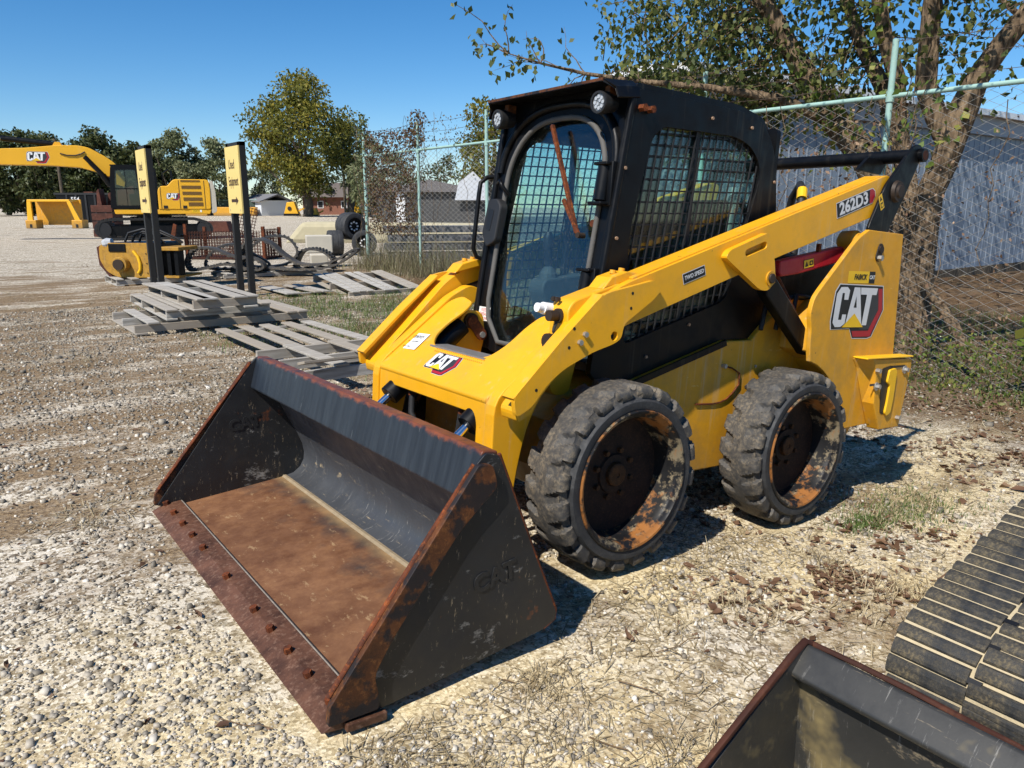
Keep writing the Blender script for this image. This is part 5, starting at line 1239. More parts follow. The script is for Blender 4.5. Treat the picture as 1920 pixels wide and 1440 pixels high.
MB().box2((ex(240, 0)[0], .6, .45), (ex(350, 0)[0], 2.45, 1.0)).build('undercarriage', BLK, EX)
MB().cyl((0, 1.5, .95), (0, 1.5, 1.15), .75, n=28).build('slew_ring', GREASE, EX)
MB().prism(exp_([(214, 395), (216, 403.5), (394, 403.5), (398, 395)]), .05, 2.95).build('deck_frame', YEL_FAR, EX, bevel=.02)
body = exp_([(297, 395), (297, 360), (303, 352.5), (316, 352.5), (329, 340), (396, 340), (398, 360), (397, 395)])
bo = MB().prism(rounded(body, [.0, .1, .1, .05, .12, .15, .05, .1], 3), .02, 2.98).build('engine_house', YEL_FAR, EX, bevel=.03)
MB().prism(rounded(exp_([(398, 342), (404, 342), (408, 362), (408.5, 400), (398, 403)]), [.1, .15, .1, .15, .05], 3), .06, 2.94).build('counterweight', mat_paint('dusty_counterweight', (.48, .44, .36), .6, '#b9aa8a', .5, .2, 1), EX, bevel=.05)
VENT = mat_plain('dark_vent', (.13, .065, .008), .7, 0, .2)
for (y0, y1, x0, x1) in ((341.5, 344.5, 342, 379), (351.5, 357, 343, 380), (362.5, 368, 344, 380.5), (373, 379, 345, 381), (382, 388.5, 354, 382)):
    (a0, b0), (a1, b1) = ex(x0, y1), ex(x1, y0); MB().box2((a0, .005, b0), (a1, .035, b1)).build('vent', VENT, bo)
for px in (302, 337.5, 386): MB().box2((ex(px, 0)[0], .012, ex(0, 394)[1]), (ex(px + 1, 0)[0], .03, ex(0, 354 if px == 302 else 342)[1])).build('panel_gap', INK, bo)
for (x0, x1) in ((306, 314), (343, 350.5)): MB().box2((ex(x0, 0)[0], .005, ex(0, 393.5)[1]), (ex(x1, 0)[0], .03, ex(0, 388)[1])).build('handle_recess', INK, bo)
cat_logo('logo_decal', bo, (ex(326, 372)[0], .017, ex(326, 372)[1]), (1, 0, 0), (0, 0, 1), .56, white=WHITE)
decal('dealer_decal', bo, (ex(369, 398)[0], -.0, ex(0, 398)[1]), (1, 0, 0), (0, 0, 1), [(DYEL, [rect(-.22, -.07, .22, .07)]), (INK, (text_mesh('t', 'FABICK', .09, INK), -.03, 0)), (WHITE, [rect(.13, -.05, .2, .05)])]).location.y = .045
# cab
cabp = exp_([(209, 393), (213, 340), (216, 317), (290, 316), (297, 322), (298, 350), (294, 393)])
winp = rounded(exp_([(220, 388), (221, 345), (224, 325), (259, 324), (262, 345), (263, 388)]), .08, 3)
cb_ = MB().prism(rounded(cabp, [.05, .05, .12, .12, .1, .05, .05], 3), .02, .08, holes=[winp, rounded(exp_([(268, 388), (267, 326), (287, 326), (292, 350), (289, 388)]), .08, 3)]).build('cab', BLK, EX, bevel=.01)
MB().prism(rounded(cabp, [.05, .05, .12, .12, .1, .05, .05], 3), 1.02, 1.08, holes=[winp]).build('cab_wall', BLK, cb_)
MB().prism(winp, .05, .055).build('cab_window', GLASS_FAR, cb_); MB().box2((ex(215, 0)[0], .08, ex(0, 318)[1]), (ex(292, 0)[0], 1.02, ex(0, 315.5)[1])).build('cab_roof', BLK, cb_)
MB().box2((ex(212, 0)[0], .08, ex(0, 394)[1]), (ex(294, 0)[0], 1.02, ex(0, 388)[1])).build('cab_floor', BLK, cb_); MB().box2((ex(219, 0)[0], .03, ex(0, 359)[1]), (ex(265, 0)[0], .06, ex(0, 357)[1])).build('window_bar', BLK, cb_)
MB().box2((ex(240, 0)[0], .03, ex(0, 388)[1]), (ex(241, 0)[0], .06, ex(0, 324)[1])).build('window_bar', BLK, cb_)
MB().prism(exp_([(222, 350), (224, 326), (230, 325), (240, 340), (236, 354)]), .6, .63).build('sun_shade', YEL_BRIGHT, cb_)
MB().prism(exp_([(245, 388), (243, 368), (255, 366), (258, 345), (264, 345), (263, 388)]), .3, .8).build('operator_seat', GREYPLAST, cb_, bevel=.03)
# boom and cylinders
boomp = exp_([(-90, 310), (-60, 296), (0, 291), (67, 287.5), (122, 281.5), (158, 281), (176, 284), (190, 291), (208, 301), (224, 313), (222, 333), (207, 336), (188, 328), (158, 320), (108, 317.5), (0, 317), (-60, 322)])
bm = MB().prism(rounded(boomp, .1, 2), 1.15, 1.75).build('boom', YEL_FAR, EX, bevel=.02)
cat_logo('logo_decal', bm, (ex(87, 304)[0], 1.147, ex(87, 304)[1]), (1, 0, 0), (0, 0, 1), .86, white=WHITE)
c2 = lambda a, y: (ex(*a)[0], y, ex(*a)[1])
MB().cyl(c2((116, 279.5), 1.45), c2((26, 271.5), 1.45), .115, n=16).build('stick_cylinder', BLK, EX, 40); MB().cyl(c2((26, 271.5), 1.45), c2((-70, 264), 1.45), .07, n=12).build('cylinder_rod', CHROME, EX, 40)
MB().prism(rounded(exp_([(113, 283), (118, 275.5), (127, 275.5), (131, 283)]), .05), 1.25, 1.65).build('cylinder_lug', YEL_FAR, EX)
for y in (1.02, 1.88): MB().cyl(c2((169, 301), y), c2((200, 335), y), .10, n=14).build('boom_cylinder', BLK, EX, 40); MB().cyl(c2((198, 333), y), c2((210, 352), y), .13, n=14).build('cylinder_base', BLK, EX, 40)
MB().tube([c2((126, 296), 1.13), c2((138, 299), 1.12), c2((152, 299), 1.12), c2((163, 296), 1.12), c2((170, 292), 1.12)], .025, 6).build('hydraulic_line', HOSE, EX)
MB().tube([c2((160, 283), 1.2), c2((178, 287), 1.2), c2((195, 295), 1.2), c2((220, 312), 1.2)], .05, 6).build('hydraulic_line', HOSE, EX)
MB().prism(exp_([(172, 358), (176, 358), (182, 386), (176, 386)]), 2.6, 2.7)
MB().tube([c2((308, 352), .4), c2((309, 330), .4), c2((321, 322), .4)], .03, 6).build('mirror_arm', BLK, EX); MB().cyl(c2((326, 340), .3), c2((325, 324), .3), .04, n=8).build('exhaust_pipe', BLK, EX)
# scrap around it
rz_ = FACE
o = MB()
for k in range(4): o.box2((-.52, -.5, .39 * k), (.52, .5, .39 * k + .34))
o.prism([(-.35, 1.5), (-.1, 1.5), (-.18, 2.3), (-.30, 2.2)], -.2, .3); o.prism([(-.1, 1.5), (1.3, 1.5), (1.3, 2.45), (.0, 2.1)], .3, .45)
o = o.build('ripper_plates', RUST_RED, None, bevel=.02, loc=site(-20.0, 38.9, .155)); o.rotation_euler = (0, 0, rz_); tag(o, 'rusty red stacked iron plates in front of the excavator', 'scrap iron')
o = MB().prism([(-.9, 0), (.9, 0), (.75, .62), (-.9, .62)], -.4, .4).build('steel_weight', RUST_RED, None, bevel=.04, loc=site(-17.15, 45.5, .155)); o.rotation_euler = (0, 0, rz_); tag(o, 'rusty red steel block behind the excavator tail', 'scrap iron')
cbk = empty('grab_bucket', site(-31.0, 53.8, .155), FACE, 'yellow open bucket attachment lying left of the excavator', 'bucket')
MB().box2((-1.6, .2, .2), (1.5, .3, 1.9)).build('back_plate', YEL_OLD, cbk); MB().box2((-1.5, -.9, 1.75), (1.35, .3, 1.9)).build('top_plate', YEL_FAR, cbk, bevel=.03); MB().prism([(-1.62, .5), (-1.5, 1.8), (-1.25, 1.8), (-1.25, .5)], -.9, -.75).build('side_arm', YEL_FAR, cbk); MB().prism([(1.15, 1.8), (1.4, 1.8), (1.95, .5), (1.6, .5)], -.9, -.75).build('side_arm', YEL_FAR, cbk)
for x in (-1.35, 1.75):
    o = MB().box2((x - .36, -1.0, 0), (x + .36, -.2, .55)).build('foot', YEL_OLD, cbk, bevel=.03); MB().box2((x - .08, -1.01, .05), (x + .08, -.99, .28)).build('slot', INK, o)
dm = empty('roll_off_container', site(-39.4, 71.0, .155), FACE + .1, 'black roll off container with white number behind the excavator boom', 'container')
MB().prism([(-1.2, 0), (3.2, 0), (3.2, 2.55), (-1.5, 2.55)], 0, 2.4).build('body', BLK, dm); MB().box2((-1.6, -.06, 2.45), (3.2, 2.46, 2.62)).build('rim', BLK_PLAST, dm)
for k in range(5): MB().box2((-.6 + .8 * k, -.08, .1), (-.45 + .8 * k, 0, 2.45)).build('side_rib', BLK_PLAST, dm)
o = new_obj('number', text_mesh('number', '554', .5, DWHITE, .01), dm); place(o, (.2, -.09, 2.05), (1, 0, 0), (0, 0, 1))
o = MB().prism([(-.3, 0), (.25, 0), (.25, 2.0), (-.3, 1.2)], 0, .3).build('bucket_edge', YEL_OLD, None, bevel=.04, loc=site(-27.2, 39.0, .155)); o.rotation_euler = (0, 0, FACE); tag(o, 'yellow corner of a machine at the left picture edge', 'machine part')
# ------------------------------------------------------------------ far edge of the lot
shed = empty('shed', site(-36.6, 122, .155), FACE + .25, 'small white shed with grey roof under the maple', 'shed')
MB().box2((-2.5, 0, 0), (2.5, 5, 2.3)).build('wall', mat_plain('white_siding', (.62, .66, .70), .7, 0, .05), shed); MB().prism([(-2.9, 2.2), (0.4, 3.3), (3.2, 2.2), (3.0, 2.05), (.4, 3.1), (-2.9, 2.05)], -.4, 5.4).build('roof', mat_plain('grey_shingles', (.16, .16, .17), .9, 0, .2), shed)
shed.rotation_euler[2] = FACE + .9
def small_loader(la, di, label, k=1.0, rz=0):
    t = empty('attachment', site(la, di, .155), FACE + rz, label, 'attachment', 'yellow attachments along the far edge')
    MB().prism([(-1.2 * k, 0), (1.2 * k, 0), (.9 * k, .8 * k), (.5 * k, 2.1 * k), (-.6 * k, 2.0 * k), (-.9 * k, .9 * k)], -.6, .6).build('frame', YEL_FAR, t, bevel=.05); MB().beam((.5 * k, 0, .5 * k), (2.4 * k, 0, 1.4 * k), .25, .2).build('arm', YEL_FAR, t); MB().box2((-1.1 * k, -.8, -.0), (1.2 * k, -.6, .35 * k)).build('base', BLK, t)
    MB().cyl((-.2 * k, -.62, 1.1 * k), (-.2 * k, -.7, 1.1 * k), .3 * k, n=14).build('hub', GREASE, t)
    return t
small_loader(-33.2, 119, 'yellow attachment standing right of the white shed', 1.0)
small_loader(-29.8, 119, 'low yellow attachment further right of the white shed', .55)
small_loader(-23.8, 119, 'yellow attachment just left of the corner post', 1.1)
for la, lbl in ((-47.6, 'yellow bin behind the tail of the excavator'), (-43.4, 'yellow bin right of the sign at the far edge'), (-40.4, 'second yellow bin right of the sign at the far edge')):
    o = MB().prism([(-1.7, 0), (1.5, 0), (1.7, 1.3), (-1.8, 1.3)], 0, 1.2).build('bin', YEL_OLD, None, bevel=.05, loc=site(la, 119, .155)); o.rotation_euler = (0, 0, FACE); tag(o, lbl, 'bin', 'yellow bins along the far edge')
BRICK = mat_plain('red_brick', (.20, .085, .055), .9, 0, .25, 3)
br = empty('brick_house', site(-27.5, 134, .155), FACE, 'low red brick house behind the maple trunk', 'house')
MB().box2((-8, 0, 0), (8, 6, 3.0)).build('wall', BRICK, br); MB().prism([(-1, 2.9), (3, 5.4), (7, 2.9)], -8.6, 8.6, axis='x').build('roof', mat_plain('brown_shingles', (.12, .10, .09), .9, 0, .2), br)
for x in (-5, -1.0, 3, 6): w_ = MB().box2((x - .5, -.06, 1.1), (x + .5, .0, 2.3)).build('window', WHITE, br); MB().box2((x - .4, -.08, 1.2), (x + .4, -.06, 2.2)).build('pane', INK, w_)
def car(la, di, col, label):
    t = empty('parked_car', site(la, di, .155), FACE, label, 'car', 'cars parked beyond the lot')
    MB().prism(rounded([(-2.2, .35), (2.2, .35), (2.2, .8), (1.4, .95), (.8, 1.45), (-1.0, 1.45), (-1.8, .95), (-2.2, .85)], .1), 0, 1.7).build('body', col, t, bevel=.05); MB().prism([(-1.5, .97), (1.2, .97), (.7, 1.38), (-.95, 1.38)], -.01, 1.71).build('window', INK, t)
    for x in (-1.35, 1.35): MB().cyl((x, -.02, .33), (x, .2, .33), .33, n=18).build('wheel', BLK_PLAST, t)
car(-24.0, 126, mat_plain('blue_car', (.10, .14, .20), .3, .2, .1), 'dark blue car parked right of the maple trunk'); car(-39.5, 121, WHITE, 'white car parked left of the white shed')
mt = empty('old_machine', site(-53.5, 98, .155), FACE, 'rusty old machine with white tank at the far left edge', 'machine')
MB().box2((-1.0, 0, .5), (1.6, 1.5, 1.3)).build('chassis', RUST_RED, mt); MB().box2((.4, 0, 1.3), (1.6, 1.4, 3.2)).build('mast', RUST_RED, mt); MB().cyl((-1.2, .6, 1.8), (.3, .6, 1.8), .55, n=18).build('tank', WHITE, mt, 40)
for x in (-.8, 1.1): MB().cyl((x, -.1, .45), (x, .3, .45), .45, n=16).build('wheel', BLK_PLAST, mt)
o = MB().box2((-.4, -.2, .4), (.5, -.05, 1.3)).build('guard', YEL_OLD, mt)
# far boundary fence
ff_ = empty('boundary_fence', site(-62, 121, .155), FACE, 'low green boundary fence along the far edge of the lot', 'fence')
FARSCREEN = mat_plain('green_windscreen', (.05, .075, .06), .8, 0, .3, .4)
MB().box2((0, 0, .1), (23, .05, 2.3)).build('screen', FARSCREEN, ff_)
for k in range(9): MB().cyl((k * 2.85, -.05, 0), (k * 2.85, -.05, 2.6), .06, n=8).build('post', GREENPOST, ff_)
MB().cyl((0, -.05, 2.35), (23, -.05, 2.35), .05, n=8).build('rail', GREENPOST, ff_)
def pole(la, di, h, label, r0=.17):
    t = empty('utility_pole', site(la, di, .155), 0, label, 'pole'); limb_ = MB(); limb_.cyl((0, 0, 0), (.1, 0, h), r0, r0 * .7, 12); limb_.build('shaft', BARK_FAR, t, 40); MB().box2((-1.0, -.06, h - .9), (1.0, .06, h - .75)).build('cross_arm', BARK_FAR, t); return t
pole(-54.5, 96, 9.3, 'wooden utility pole in front of the dark trees at the left', .2); pole(-26.4, 125, 11.2, 'dark pole at the right side of the maple', .22)
# trees
for k, (la, di, H, W, lbl) in enumerate(((-79, 116, 12.7, 11, 'dark oak at the left picture edge'), (-72.5, 119, 12.4, 10.5, 'dark oak above the left end of the excavator boom'), (-67, 116, 12.2, 10, 'dark oak above the maker logo on the excavator boom'), (-61.5, 118, 12.5, 10, 'dark oak above the bend of the excavator boom'), (-56.8, 120, 10.6, 9, 'dark oak right of the boom bend, lower than its neighbours'), (-83, 130, 13.1, 12, 'dark oak furthest back at the left edge'), (-75, 133, 11.3, 13, 'dark oak furthest back behind the first two'), (-65, 133, 11.3, 13, 'dark oak furthest back behind the boom bend'), (-57, 133, 9.1, 11, 'low dark oak furthest back behind the excavator cab'))):
    far_tree(la, di, H, W, LEAF_DARK, 6500, .62, lbl, 101 + k, low=.02, nclus=60)
far_tree(-50.6, 120, 12.3, 9, LEAF_OLIVE, 6500, .52, 'pale olive tree behind the edge on sign', 107, low=.1)
far_tree(-45.4, 122, 11.6, 8.5, LEAF_OLIVE, 6500, .52, 'pale olive tree behind the tail of the excavator', 108, low=.08)
far_tree(-41.0, 128, 8.4, 8, LEAF_OLIVE, 3000, .5, 'small olive tree left of the maple', 109, low=.03)
far_tree(-53.8, 128, 8.0, 8, LEAF_OLIVE, 2600, .5, 'small olive tree behind the excavator cab', 110, low=.03)
far_tree(-28.6, 110, 19.0, 14.6, LEAF_MAPLE, 17000, .50, 'tall yellowing maple in the middle of the far edge', 111, low=.15, nclus=95)
far_tree(-23.6, 116, 14.8, 7, LEAF_OLIVE, 3600, .45, 'slender olive tree at the right of the maple', 112, low=.3)
far_tree(-24.4, 136, 9, 9, LEAF_DARK, 3000, .5, 'dark tree behind the brick house', 113, low=.02)
far_tree(-33, 138, 8, 12, LEAF_DARK, 3000, .5, 'dark tree behind the white shed', 114, low=.02)
far_tree(-1.9, 62, 9.6, 5.2, LEAF_MAPLE, 3000, .34, 'yellow green tree beyond the fence, left of the loader cab', 115, low=.2)
far_tree(-17.5, 105, 9.5, 9, LEAF_OLIVE, 3200, .5, 'olive tree beyond the fence corner', 116, low=.05)
far_tree(-9, 112, 8.0, 12, LEAF_DARK, 3000, .5, 'dark tree seen through the second fence bay', 117, low=.02)
# things seen through the fence
hs = empty('gabled_house', site(-5.2, 60, .155), FACE, 'grey house with pale gable seen through the fence', 'house')
MB().box2((-5.0, 0, 0), (3.2, 6, 2.6)).build('wall', mat_plain('dark_siding', (.05, .05, .05), .8, 0, .2), hs); MB().prism([(-5.4, 2.5), (-1.0, 3.4), (3.6, 2.5)], -.4, 6.4).build('roof', mat_plain('dark_roof', (.13, .12, .12), .9, 0, .2), hs)
MB().prism([(.9, 1.9), (1.2, 3.2), (2.3, 4.0), (3.3, 3.0), (3.5, 1.9)], -.6, -.45).build('gable', mat_plain('pale_gable', (.50, .52, .55), .6, 0, .1), hs)
MB().box2((-3.6, -.1, .2), (-2.9, 0, 2.9)).build('banner', WHITE, hs)
def beam_pile(la, di, n, label, L=2.6):
    t = empty('beam_stack', site(la, di, .155), FACE + .2, label, 'stack')
    for k in range(n):
        for j in range(2): MB().box2((-L / 2 + .1 * (k % 2), j * .34, .02 + k * .21), (L / 2, j * .34 + .30, .02 + k * .21 + .15)).build('beam', mat_plain('grey_steel_beam', (.20, .20, .20), .6, .2, .2) if k == 0 and j == 0 else bpy.data.materials['grey_steel_beam'], t)
    return t
beam_pile(-1.75, 18.8, 5, 'stack of grey beams behind the second fence bay'); beam_pile(.6, 19.4, 6, 'stack of grey beams behind the fence, right next to the cab')
lm = mat_plain('straw_bank', (.42, .37, .24), .9, 0, .2, 4, .3)
o = MB().prism([(-5, 0), (5, 0), (4.4, .8), (-4.2, .9)], 0, 2).build('straw_bank', lm, None, bevel=.2, loc=site(-4.4, 32, .1)); o.rotation_euler = (0, 0, FACE); tag(o, 'pale straw covered bank seen through the fence', 'bank')
# ------------------------------------------------------------------ the other loader's track and bucket, lower right
TM = mat_plain('dry_mud_belt', (.46, .38, .24), .95, 0, .35, 25, .5)
tl = empty('track_undercarriage', (.5, 2.2, gz(.5, 2.2)), 0, 'muddy black rubber track of another loader at the lower right edge', 'rubber track'); TO = Vector(tl.location)
LP = [(1.43, .33), (1.405, .44), (1.32, .507), (1.16, .557), (.9, .617), (.6, .69), (.2, .79), (-.15, .86), (-.42, .82), (-.58, .62), (-.5, .38), (-.25, .10), (.2, .075), (.9, .115), (1.22, .15), (1.39, .22)]
def catmull(L, n):
    L = [Vector(p) for p in L]; m_ = len(L); R_ = []
    for i in range(m_):
        p0, p1, p2, p3 = L[i - 1], L[i], L[(i + 1) % m_], L[(i + 2) % m_]
        for k in range(n):
            t = k / n; R_.append(.5 * ((2 * p1) + (p2 - p0) * t + (2 * p0 - 5 * p1 + 4 * p2 - p3) * t * t + (3 * p1 - p0 - 3 * p2 + p3) * t ** 3))
    return R_
def resample(R_, step):
    out = []; acc = 0; N_ = len(R_)
    for i in range(N_):
        a, c = R_[i], R_[(i + 1) % N_]; d = (c - a).length; s_ = acc
        while s_ < d: out.append((a.lerp(c, s_ / d), (c - a).normalized())); s_ += step
        acc = s_ - d
    return out
RS = catmull(LP, 10); Y0, Y1 = 2.0, 2.42
belt = MB(); n_ = len(RS); V = []; F = []
for i, p in enumerate(RS):
    t = (RS[(i + 1) % n_] - RS[i - 1]).normalized(); nn = Vector((-t.y, t.x))
    for y, h in ((Y0, -.030), (Y1, -.030), (Y1, -.008), (Y0, -.008)):
        q = p - nn * (-h) * 1.0 if False else p + nn * h; V.append((q.x - TO.x, y - TO.y, q.y - TO.z))
for i in range(n_):
    j = (i + 1) % n_
    for k in range(4): F.append((i * 4 + k, i * 4 + (k + 1) % 4, j * 4 + (k + 1) % 4, j * 4 + k))
belt.v = V; belt.f = F
# profile orientation: make sure offset goes inwards
cx_ = sum(p.x for p in RS) / n_; cz_ = sum(p.y for p in RS) / n_
t0 = (RS[1] - RS[-1]).normalized(); inward = 1 if Vector((-t0.y, t0.x)).dot(Vector((cx_, cz_)) - RS[0]) < 0 else -1
if inward < 0:
    V2 = []
    for i, p in enumerate(RS):
        t = (RS[(i + 1) % n_] - RS[i - 1]).normalized(); nn = Vector((t.y, -t.x))
        for y, h in ((Y0, -.030), (Y1, -.030), (Y1, -.008), (Y0, -.008)):
            q = p + nn * h; V2.append((q.x - TO.x, y - TO.y, q.y - TO.z))
    belt.v = V2
belt.build('belt', TM, tl, 50)
lug = MB(); lw = .0225
lug.prism([(-lw, -.004), (lw, -.004), (lw * .97, .004), (lw * .80, .0105), (lw * .4, .013), (-lw * .4, .013), (-lw * .80, .0105), (-lw * .97, .004)], -.107, .107)
lme = bpy.data.meshes.new('lug'); lme.from_pydata(lug.v, [], lug.f); lme.materials.append(TRACKRUB)
r = np.random.default_rng(5)
for row, (yc, off) in enumerate(((2.105, 0.0), (2.315, .5))):
    S_ = resample(RS, .0545)
    if off: S_ = [(p + d * .027, d) for p, d in S_]
    for p, d in S_:
        o = new_obj('lug', lme, tl, (p.x - TO.x - .0, yc - TO.y + r.normal(0, .002), p.y - TO.z)); ang = math.atan2(d.y, d.x)
        nn = Vector((-d.y, d.x)); 
        if nn.dot(Vector((cx_, cz_)) - p) > 0: ang += math.pi; nn = -nn
        o.location.x += -nn.x * .010; o.location.z += -nn.y * .010
        o.rotation_euler = (r.normal(0, .012), -ang, r.normal(0, .012)); o.scale = (r.uniform(.84, 1.12), r.uniform(.90, 1.0), r.uniform(.8, 1.1))
        md = None
fr2 = MB(); fr2.prism([(1.15, .22), (1.25, .34), (1.12, .46), (.2, .66), (-.3, .70), (-.42, .55), (-.2, .22)], Y0 + .06, Y1 - .02)
o = fr2.build('track_frame', BLK, tl); o.location = -TO
for (x, z, rr) in ((1.2, .33, .17), (-.3, .6, .19)): o = MB().cyl((x - TO.x, Y0 + .03, z - TO.z) if False else (x - TO.x, Y0 + .03 - TO.y, z - TO.z), (x - TO.x, Y1 - .03 - TO.y, z - TO.z), rr, n=24).build('idler', BLK_PLAST, tl, 40)
dh = MB(); dh.box((0, 0, 0), (.016, .055, .012)); dme = bpy.data.meshes.new('drive_slot'); dme.from_pydata(dh.v, [], dh.f); dme.materials.append(INK)
for k, (p, d) in enumerate(resample(RS, .109)):
    o = new_obj('drive_slot', dme, tl, (p.x - TO.x, 2.21 - TO.y, p.y - TO.z - .006)); o.rotation_euler = (0, -math.atan2(d.y, d.x), 0)
# bucket
b2 = empty('loader_bucket', (1.90, 2.02, .625), 0, 'dark muddy loader bucket rolled back at the bottom right corner', 'bucket')
SC = .80; CA, SA = math.cos(math.radians(27)), math.sin(math.radians(27))
def T2(p):
    x, z = (p[0] - 2.205) * SC, (p[1] - .688) * SC
    return (x * CA - z * SA, x * SA + z * CA)
def T2L(L): return [T2(p) for p in L]
W2 = 1.62
b = MB(); b.strip(T2L(list(reversed(floorp))), .012, W2, -.012); b.build('shell', BKT_MUD, b2, 35)
MB().prism(T2L(plateR), 0, .012).build('side_plate', BKT_MUD, b2, bevel=.002); MB().prism(T2L(plateR), W2, W2 + .012).build('side_plate', BKT_MUD, b2, bevel=.002)
MB().prism(T2L([(2.728, -.083), (2.66, -.048), (2.592, -.038), (2.590, -.066), (2.66, -.088)]), -.01, W2 + .02).build('cutting_edge', EDGE_RUST, b2)
MB().prism(rounded(T2L([(2.150, .690), (2.200, .694), (2.232, .600), (2.220, .588), (2.160, .600)]), .008, 3), .012, W2).build('top_lip', BKT_MUD, b2, 60)
MB().tube([(T2(p)[0], .006, T2(p)[1]) for p in ((2.15, .692), (2.206, .698), (2.243, .657), (2.40, .442), (2.56, .222), (2.706, .02))], .009, 6).build('edge_weld', RUST_GRID, b2, 60)
MB().tube([(T2((2.165, .697))[0], y, T2((2.165, .697))[1] + .004 * math.sin(y * 9)) for y in np.linspace(0, W2, 14)], .007, 6).build('lip_weld', RUST_GRID, b2, 60)
# ------------------------------------------------------------------ loose gravel, straw, leaves, grass
def keep_out(x, y):
    """True where nothing should lie: under the buckets, tyres and pallets"""
    k = (x > 1.83) & (x < 2.76) & (np.abs(y) < 1.12)
    k |= (x > 1.6) & (x < 2.6) & (y > 1.95)
    for tx in (0, 1.249): k |= (np.abs(x - tx) < .22) & (np.abs(np.abs(y) - .67) < .15)
    k |= (x > -.4) & (x < 1.35) & (y > 1.98) & (y < 2.45)
    return k
def polar(n, r0, r1, half, seed, power=1.0):
    r = np.random.default_rng(seed); u = r.random(n); d = r0 * (r1 / r0) ** u if power == 1 else (r0 ** 2 + u * (r1 ** 2 - r0 ** 2)) ** .5
    a = math.atan2(FH.y, FH.x) + r.uniform(-half, half, n); x = CAM.x + d * np.cos(a); y = CAM.y + d * np.sin(a); return x, y, d, r
def surf(x, y): return ground_z(x, y) + rough_z(x, y) - .004
def stones(cnt=90000, r0=1.0, r1=8, seed=50, power=1, far=False):
    x, y, d, r = polar(cnt, r0, r1, .95, seed, power); gap = vnoise(x * 1.1 + 5, y * 1.1, 9) + .35 * vnoise(x * 4, y * 4, 10)
    sandy = np.exp(-(((x - 1.1) / 1.1) ** 2 + ((y - 1.75) / .65) ** 2))
    k = ~keep_out(x, y) & ((gap > .42) | (r.random(len(x)) < .45)) & (r.random(len(x)) > sandy * .8) & ~((y < -2.5) & (r.random(len(x)) < (.6 if not far else .0))) & ~((x < -1.0) & (y > -4) & (r.random(len(x)) < .75))
    x, y, d = x[k], y[k], d[k]; n = len(x)
    s = (.0029 + .0008 * d) * np.exp(r.normal(0, .45, n)); s = np.minimum(s, .017)
    if far: s = .0085 * np.exp(r.normal(0, .4, n))
    cube = np.array([[-1, -1, -1], [1, -1, -1], [1, 1, -1], [-1, 1, -1], [-1, -1, 1], [1, -1, 1], [1, 1, 1], [-1, 1, 1]], float)
    V = cube[None] * r.uniform(.55, 1.1, (n, 8, 3)); V[:, 4:, :2] *= r.uniform(.4, .9, (n, 1, 1)); sc = np.stack([s * r.uniform(.8, 1.3, n), s * r.uniform(.7, 1.1, n), s * r.uniform(.45, .85, n)], -1)
    V *= sc[:, None]; a = r.uniform(0, 6.28, n); c, s_ = np.cos(a)[:, None], np.sin(a)[:, None]
    tx = r.normal(0, .25, n)[:, None]; z = V[..., 2] + V[..., 0] * tx
    X_ = V[..., 0] * c - V[..., 1] * s_; Y_ = V[..., 0] * s_ + V[..., 1] * c
    P = np.stack([X_ + x[:, None], Y_ + y[:, None], z + (surf(x, y) + sc[:, 2] * .35)[:, None]], -1).reshape(-1, 3)
    f = np.array([[0, 3, 2, 1], [4, 5, 6, 7], [0, 1, 5, 4], [1, 2, 6, 5], [2, 3, 7, 6], [3, 0, 4, 7]]); Fq = (f[None] + (np.arange(n) * 8)[:, None, None]).reshape(-1, 4)
    t = np.clip(r.normal(.55, .25, n) - .02 * d, 0, 1); t[r.random(n) < .15] = .05
    if far: t = np.where(r.random(n) < .5, r.uniform(0, .25, n), t)
    o = new_obj('loose_gravel', mesh_np('loose_gravel', P, Fq, STONEM, attr=np.repeat(t, 8))); tag(o, 'fine mixed grit on the middle of the lot' if far else 'pale limestone chippings strewn round the bucket and wheels', 'gravel', kind='stuff')
stones(); stones(75000, 4.5, 13, 51, 2, True)
def blades(name, x, y, L, wd, mat, r, lie=0.0, tone=None, label=None, cat=None, bend=.35, zoff=0.0):
    """grass blades: lie = 0 upright, 1 flat on the ground"""
    n = len(x); a = r.uniform(0, 6.28, n); el = np.where(r.random(n) < .5, 1, 1) * (1 - lie) * np.clip(r.normal(1.15, .3, n), .2, 1.5) + lie * np.abs(r.normal(.05, .10, n))
    d = np.stack([np.cos(a) * np.cos(el), np.sin(a) * np.cos(el), np.sin(el)], -1); sd = np.stack([-np.sin(a), np.cos(a), np.zeros(n)], -1)
    b0 = np.stack([x, y, surf(x, y) + zoff + lie * .003], -1); Lc = L[:, None]; w = wd[:, None] if np.ndim(wd) else wd
    mid = b0 + d * Lc * .55; d2 = d + np.stack([np.cos(a), np.sin(a), -.9 * np.ones(n)], -1) * bend * (1 - lie) + r.normal(0, .25, (n, 3)) * lie * np.array([1, 1, .15]); tip = mid + d2 * Lc * .45
    tip[:, 2] = np.maximum(tip[:, 2], b0[:, 2] + .001)
    V = np.stack([b0 - sd * w, b0 + sd * w, mid + sd * w * .8, mid - sd * w * .8, tip + sd * w * .25, tip - sd * w * .25], 1).reshape(-1, 3)
    f = np.array([[0, 1, 2, 3], [3, 2, 4, 5]]); Fq = (f[None] + (np.arange(n) * 6)[:, None, None]).reshape(-1, 4); t = r.random(n) if tone is None else tone
    o = new_obj(name, mesh_np(name, V, Fq, mat, attr=np.repeat(t, 6))); return tag(o, label, cat, kind='stuff')
def patchy(x, y, seed, sc=.8, thr=.5):
    return vnoise(x * sc, y * sc, seed) * .65 + vnoise(x * sc * 3.1, y * sc * 3.1, seed + 1) * .35 > thr
